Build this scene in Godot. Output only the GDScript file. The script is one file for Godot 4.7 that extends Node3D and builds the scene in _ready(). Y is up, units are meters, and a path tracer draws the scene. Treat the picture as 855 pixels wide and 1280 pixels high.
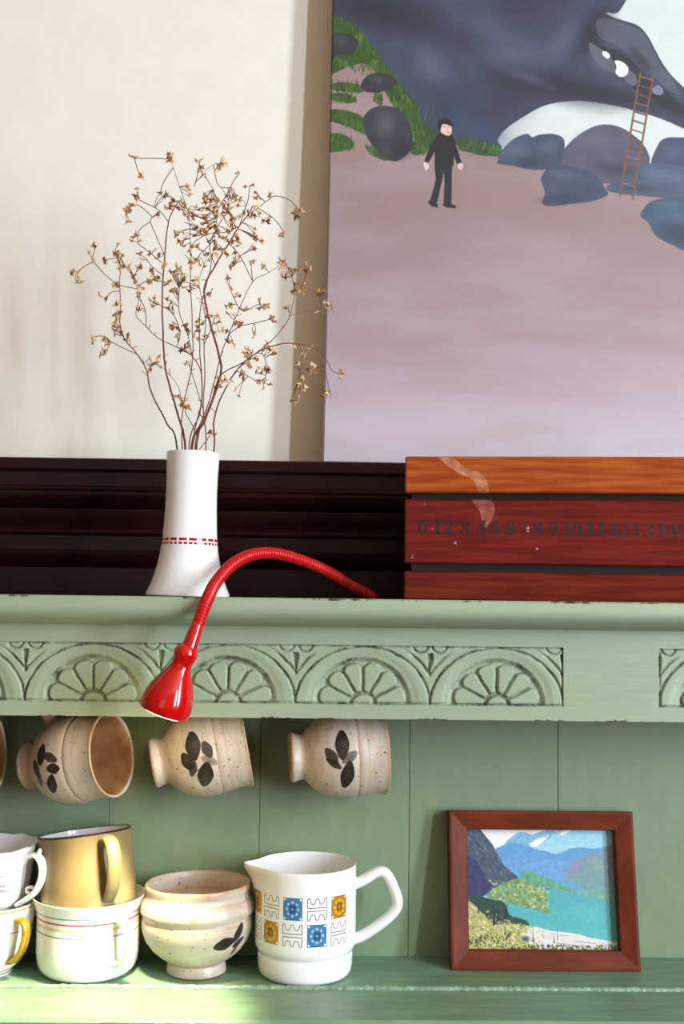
extends Node3D

# ---------------------------------------------------------------- camera constants
const F := 1400.0
const EYE := 1.5
const PITCH := 4.29
const YAW := -1.2
const ROLL := 0.72
var cam_basis: Basis
var rng := RandomNumberGenerator.new()
var used := {}
var M := {}


# the point of the room that lies at depth d (metres from the camera towards the back wall) under the measured spot (px, py)
func P(px: float, py: float, d: float) -> Vector3:
	var dir := cam_basis * Vector3((px - 427.5) / F, (640.0 - py) / F, -1.0)
	return Vector3(0, EYE, 0) + dir * (d / -dir.z)


# ---------------------------------------------------------------- scene tree helpers
func numbered(called: String) -> String:
	if not used.has(called):
		used[called] = 0
		return called
	used[called] += 1
	return "%s_%03d" % [called, used[called]]


func tag(o: Node, label: String, category: String, group := "") -> void:
	o.set_meta("label", label)
	o.set_meta("category", category)
	if group != "":
		o.set_meta("group", group)


func thing(called: String, label: String, category: String, at: Vector3, group := "") -> Node3D:
	var o := Node3D.new()
	o.name = numbered(called)
	add_child(o)
	o.position = at
	tag(o, label, category, group)
	return o


# a part made in the thing's own axes
func part(called: String, m: Mesh, mat: Material, parent: Node) -> MeshInstance3D:
	var o := MeshInstance3D.new()
	o.name = called
	o.mesh = m
	o.material_override = mat
	parent.add_child(o, true)
	return o


# a part whose mesh was made in room axes
func wpart(called: String, m: Mesh, mat: Material, parent: Node3D) -> MeshInstance3D:
	var o := part(called, m, mat, parent)
	o.position = -parent.position
	return o


func struct(called: String, m: Mesh, mat: Material) -> MeshInstance3D:
	var o := MeshInstance3D.new()
	o.name = called
	o.mesh = m
	o.material_override = mat
	o.set_meta("kind", "structure")
	add_child(o, true)
	return o


# ---------------------------------------------------------------- mesh helpers
func mesh_from(v: PackedVector3Array, idx: PackedInt32Array, cuv := PackedVector2Array(), crease := 40.0, closed := true, weld := PackedInt32Array()) -> ArrayMesh:
	var n_tri := idx.size() / 3
	if closed:
		var vol := 0.0
		for t in n_tri:
			vol += v[idx[t * 3]].dot(v[idx[t * 3 + 1]].cross(v[idx[t * 3 + 2]]))
		if vol < 0.0:
			for t in n_tri:
				var k := idx[t * 3 + 1]
				idx[t * 3 + 1] = idx[t * 3 + 2]
				idx[t * 3 + 2] = k
				if cuv.size():
					var q := cuv[t * 3 + 1]
					cuv[t * 3 + 1] = cuv[t * 3 + 2]
					cuv[t * 3 + 2] = q
	var fn := PackedVector3Array()
	var fu := PackedVector3Array()
	fn.resize(n_tri)
	fu.resize(n_tri)
	var around: Array = []
	around.resize(v.size())
	for i in v.size():
		around[i] = []
	for t in n_tri:
		var a := v[idx[t * 3]]
		var n := (v[idx[t * 3 + 1]] - a).cross(v[idx[t * 3 + 2]] - a)
		fn[t] = n
		fu[t] = n.normalized()
		for c in 3:
			var w := idx[t * 3 + c]
			if weld.size():
				w = weld[w]
			around[w].append(t)
	var pv := PackedVector3Array()
	var pn := PackedVector3Array()
	var pu := PackedVector2Array()
	pv.resize(n_tri * 3)
	pn.resize(n_tri * 3)
	if cuv.size():
		pu.resize(n_tri * 3)
	var lim := cos(deg_to_rad(crease))
	var order := [0, 2, 1]
	for t in n_tri:
		for c in 3:
			var k: int = t * 3 + order[c]
			var w := idx[k]
			if weld.size():
				w = weld[w]
			var s := Vector3.ZERO
			for o in around[w]:
				if fu[o].dot(fu[t]) > lim:
					s += fn[o]
			if s.length_squared() < 1e-30:
				s = fu[t] if fu[t].length_squared() > 0.5 else Vector3.UP
			pv[t * 3 + c] = v[idx[k]]
			pn[t * 3 + c] = s.normalized()
			if cuv.size():
				pu[t * 3 + c] = cuv[k]
	var arr := []
	arr.resize(Mesh.ARRAY_MAX)
	arr[Mesh.ARRAY_VERTEX] = pv
	arr[Mesh.ARRAY_NORMAL] = pn
	if cuv.size():
		arr[Mesh.ARRAY_TEX_UV] = pu
	var m := ArrayMesh.new()
	m.add_surface_from_arrays(Mesh.PRIMITIVE_TRIANGLES, arr)
	return m


# profile of (radius, height) turned about y; vs gives the texture row of each profile point; warp may reshape it
func lathe(prof: PackedVector2Array, segs: int, vs := PackedFloat32Array(), warp: Variant = null, crease := 50.0) -> ArrayMesh:
	var v := PackedVector3Array()
	var first := PackedInt32Array()
	for p in prof:
		first.append(v.size())
		if p.x < 1e-6:
			v.append(Vector3(0, p.y, 0))
			continue
		for k in segs:
			var a := TAU * k / segs
			var q := Vector3(cos(a) * p.x, p.y, sin(a) * p.x)
			v.append(warp.call(q, a, first.size() - 1) if warp != null else q)
	var idx := PackedInt32Array()
	var uv := PackedVector2Array()
	for i in prof.size() - 1:
		var pole0 := prof[i].x < 1e-6
		var pole1 := prof[i + 1].x < 1e-6
		var v0 := vs[i] if vs.size() else float(i) / prof.size()
		var v1 := vs[i + 1] if vs.size() else float(i + 1) / prof.size()
		for k in segs:
			var k1 := (k + 1) % segs
			var u0 := 1.0 - float(k) / segs
			var u1 := 1.0 - float(k + 1) / segs
			var a := first[i] if pole0 else first[i] + k
			var b := first[i] if pole0 else first[i] + k1
			var c := first[i + 1] if pole1 else first[i + 1] + k
			var d := first[i + 1] if pole1 else first[i + 1] + k1
			if not pole0:
				idx.append_array([a, b, c])
				uv.append_array([Vector2(u0, v0), Vector2(u1, v0), Vector2(u0, v1)])
			if not pole1:
				idx.append_array([b, d, c])
				uv.append_array([Vector2(u1, v0), Vector2(u1, v1), Vector2(u0, v1)])
	return mesh_from(v, idx, uv, crease)


# smooth curve through points
func curve(pts: Array, per := 8) -> PackedVector3Array:
	var out := PackedVector3Array()
	var n := pts.size()
	for i in n - 1:
		var p0: Vector3 = pts[maxi(i - 1, 0)]
		var p1: Vector3 = pts[i]
		var p2: Vector3 = pts[i + 1]
		var p3: Vector3 = pts[mini(i + 2, n - 1)]
		for k in per:
			var t := float(k) / per
			out.append(0.5 * (2.0 * p1 + (p2 - p0) * t + (2.0 * p0 - 5.0 * p1 + 4.0 * p2 - p3) * t * t + (3.0 * p1 - p0 - 3.0 * p2 + p3) * t * t * t))
	out.append(pts[n - 1])
	return out


func curve2(pts: Array, per := 6, shut := false) -> PackedVector2Array:
	var out := PackedVector2Array()
	var n := pts.size()
	for i in (n if shut else n - 1):
		var p0: Vector2 = pts[(i - 1 + n) % n] if shut else pts[maxi(i - 1, 0)]
		var p1: Vector2 = pts[i]
		var p2: Vector2 = pts[(i + 1) % n]
		var p3: Vector2 = pts[(i + 2) % n] if shut else pts[mini(i + 2, n - 1)]
		for k in per:
			var t := float(k) / per
			out.append(0.5 * (2.0 * p1 + (p2 - p0) * t + (2.0 * p0 - 5.0 * p1 + 4.0 * p2 - p3) * t * t + (3.0 * p1 - p0 - 3.0 * p2 + p3) * t * t * t))
	if not shut:
		out.append(pts[n - 1])
	return out


# round (or flattened) bar along a path; flat scales the second axis; up hints where the first axis lies
func tube_into(v: PackedVector3Array, idx: PackedInt32Array, path: PackedVector3Array, radii: Variant, segs := 10, flat := 1.0, up := Vector3.ZERO) -> void:
	var n := path.size()
	var base := v.size()
	var side := Vector3.ZERO
	for i in n:
		var t := (path[mini(i + 1, n - 1)] - path[maxi(i - 1, 0)]).normalized()
		if i == 0:
			side = up if up != Vector3.ZERO else (Vector3.RIGHT if absf(t.x) < 0.8 else Vector3.UP)
		side = (side - t * side.dot(t)).normalized()
		var other := t.cross(side)
		var r: float = radii[i] if not radii is float else radii
		for k in segs:
			var a := TAU * k / segs
			v.append(path[i] + side * cos(a) * r + other * sin(a) * r * flat)
	for i in n - 1:
		for k in segs:
			var a := base + i * segs + k
			var b := base + i * segs + (k + 1) % segs
			idx.append_array([a, b, a + segs, b, b + segs, a + segs])
	for e in 2:
		var c := v.size()
		v.append(path[0] if e == 0 else path[n - 1])
		var row := base if e == 0 else base + (n - 1) * segs
		for k in segs:
			var a := row + k
			var b := row + (k + 1) % segs
			if e == 0:
				idx.append_array([c, b, a])
			else:
				idx.append_array([c, a, b])


func tube(path: PackedVector3Array, radii: Variant, segs := 10, flat := 1.0, up := Vector3.ZERO, crease := 60.0) -> ArrayMesh:
	var v := PackedVector3Array()
	var idx := PackedInt32Array()
	tube_into(v, idx, path, radii, segs, flat, up)
	return mesh_from(v, idx, PackedVector2Array(), crease)


# a box with chamfered edges, from lo to hi; the texture runs along the longest side
func box(lo: Vector3, hi: Vector3, cham := 0.001) -> ArrayMesh:
	var c := (lo + hi) / 2.0
	var h := (hi - lo) / 2.0
	cham = minf(cham, minf(h.x, minf(h.y, h.z)) * 0.8)
	var v := PackedVector3Array()
	for sx in [-1, 1]:
		for sy in [-1, 1]:
			for sz in [-1, 1]:
				var s := Vector3(sx, sy, sz)
				for ax in 3:
					var q := h - Vector3.ONE * cham
					q[ax] = h[ax]
					v.append(c + s * q)
	var idx := PackedInt32Array()
	var at := func(x: int, y: int, z: int, ax: int) -> int: return ((x * 2 + y) * 2 + z) * 3 + ax
	var quads := []
	for s in 2:
		quads.append([at.call(s, 0, 0, 0), at.call(s, 1, 0, 0), at.call(s, 1, 1, 0), at.call(s, 0, 1, 0), Vector3(s * 2 - 1, 0, 0)])
		quads.append([at.call(0, s, 0, 1), at.call(1, s, 0, 1), at.call(1, s, 1, 1), at.call(0, s, 1, 1), Vector3(0, s * 2 - 1, 0)])
		quads.append([at.call(0, 0, s, 2), at.call(1, 0, s, 2), at.call(1, 1, s, 2), at.call(0, 1, s, 2), Vector3(0, 0, s * 2 - 1)])
		for r in 2:
			quads.append([at.call(0, s, r, 1), at.call(1, s, r, 1), at.call(1, s, r, 2), at.call(0, s, r, 2), Vector3(0, s * 2 - 1, r * 2 - 1)])
			quads.append([at.call(s, 0, r, 0), at.call(s, 1, r, 0), at.call(s, 1, r, 2), at.call(s, 0, r, 2), Vector3(s * 2 - 1, 0, r * 2 - 1)])
			quads.append([at.call(s, r, 0, 0), at.call(s, r, 1, 0), at.call(s, r, 1, 1), at.call(s, r, 0, 1), Vector3(s * 2 - 1, r * 2 - 1, 0)])
	for q in quads:
		var n: Vector3 = (v[q[1]] - v[q[0]]).cross(v[q[2]] - v[q[0]])
		if n.dot(q[4]) > 0:
			idx.append_array([q[0], q[1], q[2], q[0], q[2], q[3]])
		else:
			idx.append_array([q[0], q[2], q[1], q[0], q[3], q[2]])
	for x in 2:
		for y in 2:
			for z in 2:
				var a: int = at.call(x, y, z, 0)
				var n := (v[a + 1] - v[a]).cross(v[a + 2] - v[a])
				if n.dot(Vector3(x * 2 - 1, y * 2 - 1, z * 2 - 1)) > 0:
					idx.append_array([a, a + 1, a + 2])
				else:
					idx.append_array([a, a + 2, a + 1])
	var cuv := PackedVector2Array()
	var size := hi - lo
	for k in idx.size():
		var p := v[idx[k]] - lo
		cuv.append(Vector2(p.x / size.x, 1.0 - p.y / size.y))
	return mesh_from(v, idx, cuv, 20.0)


func join(list: Array) -> ArrayMesh:
	var st := SurfaceTool.new()
	for m in list:
		st.append_from(m, 0, Transform3D.IDENTITY)
	return st.commit()


# a moulding: outline of (depth, height) drawn along x from x0 to x1; v runs along the outline
func moulding(outline: PackedVector2Array, x0: float, x1: float, crease := 30.0) -> ArrayMesh:
	var v := PackedVector3Array()
	var n := outline.size()
	for x in [x0, x1]:
		for p in outline:
			v.append(Vector3(x, p.y, -p.x))
	var idx := PackedInt32Array()
	var uv := PackedVector2Array()
	var length := 0.0
	for i in n:
		length += outline[i].distance_to(outline[(i + 1) % n])
	var run := 0.0
	for i in n:
		var j := (i + 1) % n
		var step := outline[i].distance_to(outline[j])
		var a := run / length
		var b := (run + step) / length
		idx.append_array([i, j, n + i, j, n + j, n + i])
		uv.append_array([Vector2(0, a), Vector2(0, b), Vector2(1, a), Vector2(0, b), Vector2(1, b), Vector2(1, a)])
		run += step
	for t in [0, n]:
		var tri := Geometry2D.triangulate_polygon(outline)
		for k in range(0, tri.size(), 3):
			if t == 0:
				idx.append_array([tri[k], tri[k + 1], tri[k + 2]])
			else:
				idx.append_array([n + tri[k], n + tri[k + 2], n + tri[k + 1]])
			uv.append_array([Vector2.ZERO, Vector2.ZERO, Vector2.ZERO])
	# the two ends must face the same way round as the sides
	var end_n := (v[idx[n * 6 + 1]] - v[idx[n * 6]]).cross(v[idx[n * 6 + 2]] - v[idx[n * 6]])
	var area := 0.0
	for i in n:
		area += outline[i].cross(outline[(i + 1) % n])
	var side_n := (v[idx[1]] - v[idx[0]]).cross(v[idx[2]] - v[idx[0]])
	var mid := (outline[0] + outline[1]) / 2.0
	var tangent := (outline[1] - outline[0]).normalized()
	var outward := Vector2(tangent.y, -tangent.x) * signf(area)
	var out3 := Vector3(0, outward.y, -outward.x)
	var sides_out := side_n.dot(out3) > 0
	var ends_out := end_n.x < 0
	if sides_out != ends_out:
		for k in range(n * 6, idx.size(), 3):
			var q := idx[k + 1]
			idx[k + 1] = idx[k + 2]
			idx[k + 2] = q
	return mesh_from(v, idx, uv, crease)


# ---------------------------------------------------------------- painting on images
class Art:
	var im: Image
	var w: int
	var h: int
	var nz := FastNoiseLite.new()

	func _init(ww: int, hh: int, c: Color) -> void:
		w = ww
		h = hh
		im = Image.create(w, h, false, Image.FORMAT_RGB8)
		im.fill(c)
		nz.seed = 7
		nz.frequency = 0.02

	# filled polygon with soft edge; amp mottles its colour; low fades to a second colour downwards
	func poly(pts: PackedVector2Array, c: Color, alpha := 1.0, amp := 0.0, low: Variant = null) -> void:
		var top := 1e9
		var bot := -1e9
		var lef := 1e9
		var rig := -1e9
		for p in pts:
			top = minf(top, p.y)
			bot = maxf(bot, p.y)
			lef = minf(lef, p.x)
			rig = maxf(rig, p.x)
		var x0 := clampi(int(lef) - 1, 0, w)
		var x1 := clampi(int(rig) + 2, 0, w)
		if x1 <= x0:
			return
		var n := pts.size()
		for y in range(clampi(int(top), 0, h), clampi(int(bot) + 1, 0, h)):
			var cov := PackedFloat32Array()
			cov.resize(x1 - x0 + 1)
			for s in 3:
				var yy := y + (s + 0.5) / 3.0
				var xs := []
				for i in n:
					var a := pts[i]
					var b := pts[(i + 1) % n]
					if (a.y <= yy) != (b.y <= yy):
						xs.append(a.x + (yy - a.y) / (b.y - a.y) * (b.x - a.x))
				xs.sort()
				for k in range(0, xs.size() - 1, 2):
					var l := clampf(xs[k], x0, x1)
					var r := clampf(xs[k + 1], x0, x1)
					var il := int(l)
					var ir := int(r)
					if il == ir:
						cov[il - x0] += (r - l) / 3.0
					else:
						cov[il - x0] += (il + 1 - l) / 3.0
						for x in range(il + 1, ir):
							cov[x - x0] += 1.0 / 3.0
						cov[ir - x0] += (r - ir) / 3.0
			var row := c
			if low != null:
				row = c.lerp(low, clampf((y - top) / maxf(bot - top, 1.0), 0, 1))
			for x in range(x0, x1):
				var k := cov[x - x0] * alpha
				if k > 0.004:
					var q := row
					if amp > 0.0:
						var m := 1.0 + amp * nz.get_noise_2d(x, y)
						q = Color(row.r * m, row.g * m, row.b * m)
					im.set_pixel(x, y, im.get_pixel(x, y).lerp(q, minf(k, 1.0)))

	# soft patch of colour
	func blob(cx: float, cy: float, rx: float, ry: float, rot: float, c: Color, alpha: float) -> void:
		var r := maxf(rx, ry)
		var cs := cos(rot)
		var sn := sin(rot)
		for y in range(clampi(int(cy - r), 0, h), clampi(int(cy + r) + 1, 0, h)):
			for x in range(clampi(int(cx - r), 0, w), clampi(int(cx + r) + 1, 0, w)):
				var dx := x - cx
				var dy := y - cy
				var a := (dx * cs + dy * sn) / rx
				var b := (-dx * sn + dy * cs) / ry
				var e := a * a + b * b
				if e < 1.0:
					im.set_pixel(x, y, im.get_pixel(x, y).lerp(c, alpha * (1.0 - e) * (1.0 - e)))

	func line(a: Vector2, b: Vector2, wide: float, c: Color, alpha := 1.0, wide2 := -1.0) -> void:
		var t := (b - a).normalized()
		var s := Vector2(-t.y, t.x)
		var w2 := wide if wide2 < 0 else wide2
		poly(PackedVector2Array([a + s * wide / 2, b + s * w2 / 2, b - s * w2 / 2, a - s * wide / 2]), c, alpha)

	func path(pts: Array, wide: float, c: Color, alpha := 1.0) -> void:
		for i in pts.size() - 1:
			line(pts[i], pts[i + 1], wide, c, alpha)

	func oval(cx: float, cy: float, rx: float, ry: float, rot: float, c: Color, alpha := 1.0, amp := 0.0, point := 0.0) -> void:
		var pts := PackedVector2Array()
		for k in 28:
			var a := TAU * k / 28
			var q := Vector2(cos(a) * rx, sin(a) * ry * (1.0 - point * absf(cos(a)) * 0.6))
			pts.append(Vector2(cx, cy) + q.rotated(rot))
		poly(pts, c, alpha, amp)

	func tex() -> ImageTexture:
		return ImageTexture.create_from_image(im)


func C(hex: String) -> Color:
	return Color.html(hex)


# ---------------------------------------------------------------- materials
func mat(c: Color, rough: float, spec := 0.5) -> StandardMaterial3D:
	var m := StandardMaterial3D.new()
	m.albedo_color = c
	m.roughness = rough
	m.metallic_specular = spec
	return m


func noise_tex(freq: float, lo: Color, hi: Color, size := 512, sd := 1, octaves := 4) -> NoiseTexture2D:
	var n := FastNoiseLite.new()
	n.seed = sd
	n.frequency = freq
	n.fractal_octaves = octaves
	var t := NoiseTexture2D.new()
	t.width = size
	t.height = size
	t.seamless = true
	t.noise = n
	var g := Gradient.new()
	g.set_color(0, lo)
	g.set_color(1, hi)
	g.set_offset(0, 0.2)
	g.set_offset(1, 0.8)
	t.color_ramp = g
	return t


func brushed(c: Color, rough: float, scale: Vector3, lo := 0.9, bump := 0.02) -> StandardMaterial3D:
	var m := mat(c, rough)
	m.albedo_texture = noise_tex(0.012, Color(lo, lo, lo), Color.WHITE, 512, 3)
	m.uv1_triplanar = true
	m.uv1_world_triplanar = true
	m.uv1_scale = scale
	m.heightmap_enabled = true
	m.heightmap_scale = bump
	m.heightmap_texture = noise_tex(0.02, Color.BLACK, Color.WHITE, 512, 9, 5)
	return m


const PAINT := Color(0.585, 0.645, 0.54)


func make_materials() -> void:
	M.frieze = brushed(PAINT, 0.42, Vector3(2.5, 16, 16), 0.965, 0.008)
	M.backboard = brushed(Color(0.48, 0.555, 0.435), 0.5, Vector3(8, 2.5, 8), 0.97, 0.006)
	M.shelf = brushed(Color(0.47, 0.60, 0.48), 0.4, Vector3(2.5, 16, 12), 0.90, 0.02)
	M.carved = mat(Color.WHITE, 0.45)
	M.carved.vertex_color_use_as_albedo = true
	M.wall = brushed(Color(0.935, 0.912, 0.862), 0.85, Vector3(3, 3, 3), 0.985, 0.008)
	M.room = mat(Color(0.58, 0.395, 0.20), 0.9)
	M.ceiling = mat(Color(0.84, 0.78, 0.68), 0.9)
	M.floor = brushed(Color(0.42, 0.29, 0.19), 0.5, Vector3(0.6, 1, 5), 0.7, 0.02)
	M.dark = mat(Color(0.125, 0.045, 0.035), 0.28, 0.28)
	M.ceramic = mat(Color(0.93, 0.925, 0.92), 0.16)
	M.red = mat(Color(0.74, 0.0, 0.035), 0.16)
	M.red.clearcoat_enabled = true
	M.red.clearcoat = 0.35
	M.red.clearcoat_roughness = 0.06
	M.neck = mat(Color(0.74, 0.0, 0.045), 0.28)
	M.brass = mat(Color(0.62, 0.47, 0.22), 0.35)
	M.brass.metallic = 1.0
	M.gold = mat(Color(0.80, 0.62, 0.20), 0.25)
	M.gold.metallic = 0.75
	M.stem = mat(Color(0.42, 0.23, 0.17), 0.7)
	M.twig = mat(Color(0.44, 0.31, 0.26), 0.7)
	M.heads = []
	for c in [Color(0.74, 0.54, 0.33), Color(0.82, 0.67, 0.49), Color(0.60, 0.40, 0.25), Color(0.86, 0.75, 0.62)]:
		var q := mat(c, 0.7)
		q.backlight_enabled = true
		q.backlight = Color(0.35, 0.25, 0.15)
		M.heads.append(q)


# ---------------------------------------------------------------- the scene
func _ready() -> void:
	rng.seed = 11
	cam_basis = Basis.from_euler(Vector3(deg_to_rad(PITCH), deg_to_rad(YAW), deg_to_rad(ROLL)))
	var cam := Camera3D.new()
	cam.name = "camera"
	cam.fov = rad_to_deg(2.0 * atan(640.0 / F))
	cam.near = 0.05
	cam.far = 50.0
	cam.transform = Transform3D(cam_basis, Vector3(0, EYE, 0))
	add_child(cam)
	cam.current = true
	var env := Environment.new()
	env.background_mode = Environment.BG_COLOR
	env.background_color = Color(0.80, 0.88, 1.0)
	env.background_energy_multiplier = 0.3
	env.tonemap_mode = Environment.TONE_MAPPER_LINEAR
	env.tonemap_exposure = 1.0
	env.sdfgi_enabled = true
	env.ssao_enabled = true
	env.ssil_enabled = true
	var we := WorldEnvironment.new()
	we.name = "environment"
	we.environment = env
	add_child(we)
	# daylight through the two tall sashes in the right-hand wall
	for q in [[1.16, 0.16, 6.2], [0.38, 0.22, 5.4]]:
		var sash := AreaLight3D.new()
		sash.name = "window_daylight"
		sash.area_size = Vector2(q[1], 1.25)
		sash.light_energy = q[2]
		sash.light_color = Color(0.90, 0.95, 1.0)
		sash.shadow_enabled = true
		sash.area_range = 8.0
		sash.position = Vector3(1.66, 1.80, q[0])
		sash.rotation_degrees = Vector3(0, 90, 0)
		add_child(sash, true)
	# softer daylight through the window behind the camera
	var soft_window := AreaLight3D.new()
	soft_window.name = "rear_window_daylight"
	soft_window.area_size = Vector2(1.1, 1.2)
	soft_window.light_energy = 0.32
	soft_window.light_color = Color(1.0, 0.97, 0.93)
	soft_window.shadow_enabled = true
	soft_window.area_range = 8.0
	soft_window.position = Vector3(-0.7, 1.75, 2.14)
	add_child(soft_window)

	make_materials()
	build_room()
	build_dresser()
	build_painting()
	build_scoreboard()
	build_vase()
	build_stems()
	build_lamp()
	build_hanging_mugs()
	build_shelf_crockery()
	build_jug()
	build_framed_picture()


func wall_with_opening(called: String, lo: Vector3, hi: Vector3, olo: Vector3, ohi: Vector3, along: int, m: Material) -> void:
	var a0 := lo
	var a1 := hi
	a1[along] = olo[along]
	var b0 := lo
	var b1 := hi
	b0[along] = ohi[along]
	var c0 := lo
	var c1 := hi
	c0[along] = olo[along]
	c1[along] = ohi[along]
	c1.y = olo.y
	var d0 := c0
	var d1 := hi
	d1[along] = ohi[along]
	d0.y = ohi.y
	struct(called, join([box(a0, a1, 0.0001), box(b0, b1, 0.0001), box(c0, c1, 0.0001), box(d0, d1, 0.0001)]), m)


func build_room() -> void:
	struct("wall_back", box(Vector3(-2.0, 0, -1.15), Vector3(1.8, 2.6, -1.03), 0.0005), M.wall)
	struct("floor", box(Vector3(-2.0, -0.1, -1.15), Vector3(1.8, 0, 2.3), 0.0005), M.floor)
	struct("ceiling", box(Vector3(-2.0, 2.6, -1.15), Vector3(1.8, 2.7, 2.3), 0.0005), M.ceiling)
	struct("wall_left", box(Vector3(-2.0, 0, -1.03), Vector3(-1.9, 2.6, 2.2), 0.0005), M.room)
	struct("wall_right", join([box(Vector3(1.7, 0, -1.03), Vector3(1.8, 1.15, 2.2), 0.0001), box(Vector3(1.7, 2.45, -1.03), Vector3(1.8, 2.6, 2.2), 0.0001), box(Vector3(1.7, 1.15, -1.03), Vector3(1.8, 2.45, 0.25), 0.0001),
		box(Vector3(1.7, 1.15, 0.51), Vector3(1.8, 2.45, 1.02), 0.0001), box(Vector3(1.7, 1.15, 1.30), Vector3(1.8, 2.45, 2.2), 0.0001)]), M.room)
	wall_with_opening("wall_front", Vector3(-2.0, 0, 2.2), Vector3(1.8, 2.6, 2.3), Vector3(-1.3, 1.1, 2.2), Vector3(-0.1, 2.4, 2.3), 0, M.room)
	var frame_mat := mat(Color(0.9, 0.9, 0.88), 0.4)
	var glass := mat(Color(0.9, 0.95, 1.0, 0.06), 0.02)
	glass.transparency = BaseMaterial3D.TRANSPARENCY_ALPHA
	var n := 1
	for q in [[0.25, 0.51], [1.02, 1.30]]:
		var w1 := struct("window_%d" % n, join([
			box(Vector3(1.74, 1.15, q[0]), Vector3(1.79, 1.18, q[1])), box(Vector3(1.74, 2.42, q[0]), Vector3(1.79, 2.45, q[1])),
			box(Vector3(1.74, 1.18, q[0]), Vector3(1.79, 2.42, q[0] + 0.02)), box(Vector3(1.74, 1.18, q[1] - 0.02), Vector3(1.79, 2.42, q[1]))]), frame_mat)
		part("pane", box(Vector3(1.762, 1.18, q[0] + 0.02), Vector3(1.766, 2.42, q[1] - 0.02), 0.0002), glass, w1)
		n += 1
	var w2 := struct("window_3", join([
		box(Vector3(-1.3, 1.1, 2.24), Vector3(-0.1, 1.14, 2.29)), box(Vector3(-1.3, 2.36, 2.24), Vector3(-0.1, 2.4, 2.29)),
		box(Vector3(-1.3, 1.14, 2.24), Vector3(-1.26, 2.36, 2.29)), box(Vector3(-0.14, 1.14, 2.24), Vector3(-0.1, 2.36, 2.29))]), frame_mat)
	part("pane", box(Vector3(-1.26, 1.14, 2.262), Vector3(-0.14, 2.36, 2.266), 0.0002), glass, w2)
	# dark varnished shelf moulding along the back wall; heights measured on its face
	var y := func(py: float, d: float) -> float: return P(250, py, d).y
	var o := PackedVector2Array()
	var top: float = y.call(574.5, 0.965)
	for q in [[0.9665, 0.0], [0.9652, -0.0009], [0.965, -0.003]]:
		o.append(Vector2(q[0], top + q[1]))
	for q in [[0.9652, 588], [0.967, 590.5], [0.972, 592], [0.9722, 609], [0.9705, 610.5], [0.9697, 612.5], [0.9705, 614.5], [0.9735, 616], [0.9738, 620], [0.977, 627], [0.984, 634], [0.989, 637],
			[0.9875, 638.5], [0.9875, 640], [0.9885, 646], [0.992, 653], [0.9945, 659], [0.9925, 661], [0.9912, 664], [0.9915, 667.5], [0.993, 670], [0.996, 671.5], [0.9962, 689], [0.9945, 690.5],
			[0.9955, 697], [0.9995, 705], [1.004, 710], [1.0025, 711.5], [1.0025, 714]]:
		o.append(Vector2(q[0], y.call(q[1], q[0])))
	o.append(Vector2(1.0025, 1.05))
	o.append(Vector2(1.03, 1.05))
	o.append(Vector2(1.03, top))
	struct("trim_1", moulding(o, -1.85, 1.65, 25.0), M.dark)


# height (in mm) and grime of the carving; dx from the middle of an arch, dy above its foot line, both in units of 0.6 mm
func carve(dx: float, dy: float) -> Vector2:
	var e := sqrt(dx * dx / 7056.0 + dy * dy / 5184.0)
	var ei := sqrt(dx * dx / 3969.0 + dy * dy / 3660.0)
	if ei < 1.0:
		var h := lerpf(-2.3, -0.55, smoothstep(0.86, 1.0, ei))
		var dirt := 0.55 * smoothstep(0.84, 0.93, ei) * (1.0 - smoothstep(0.95, 1.0, ei)) * smoothstep(10, 40, dy)
		var yy := dy * 1.07
		var r := sqrt(dx * dx + yy * yy)
		var k := atan2(yy, dx) / (PI / 6.0)
		var f := absf(k - floorf(k) - 0.5)
		var s := (0.5 - f) * PI / 6.0 * r
		var reach := 56.5 - 9.0 * pow(2.0 * f, 3.0)
		var edge := 14.0 - r if r < 15.0 else minf(minf(s, reach - r), r - 16.0)
		if edge > 0.0:
			h = maxf(h, -2.3 + 1.75 * smoothstep(0.0, 3.0, edge))
		var near := 1.0 - smoothstep(0.1, 1.35, absf(edge))
		return Vector2(h, maxf(dirt, near * 0.8))
	if e < 1.0:
		var d := (1.0 - e) * 78.0
		var g := exp(-d * d / 1.6)
		return Vector2(lerpf(-0.55, -0.05, smoothstep(0.0, 0.5, (ei - 1.0) * 3.0)) - 1.3 * g, g * 0.8)
	var d := (e - 1.0) * 78.0
	var g := exp(-d * d / 1.6)
	var h := -0.35 - 1.1 * g
	var dirt := g * 0.75
	var cx := 84.0 - absf(dx)
	if cx > 3.0 or dy > 36.0:
		var d2 := d - 10.0
		var g2 := exp(-d2 * d2 / 2.0) * (1.0 - smoothstep(56, 66, dy)) * smoothstep(22, 30, dy)
		h -= 1.1 * g2
		dirt = maxf(dirt, g2 * 0.55)
	if d > 12.0:
		h += 0.25
	if dy > 38.0 and dy < 64.0:
		var half := 3.6 * smoothstep(38, 60, dy) + 0.6
		var q := 1.0 - smoothstep(half * 0.5, half, cx)
		h -= 1.9 * q
		dirt = maxf(dirt, q * 0.45)
	var rc := sqrt(pow(cx - 12.0, 2.0) + pow(dy - 74.0, 2.0)) - 9.0
	var g3 := exp(-rc * rc / 1.5)
	h -= 0.9 * g3
	dirt = maxf(dirt, 0.6 * g3)
	return Vector2(h, dirt)


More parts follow.
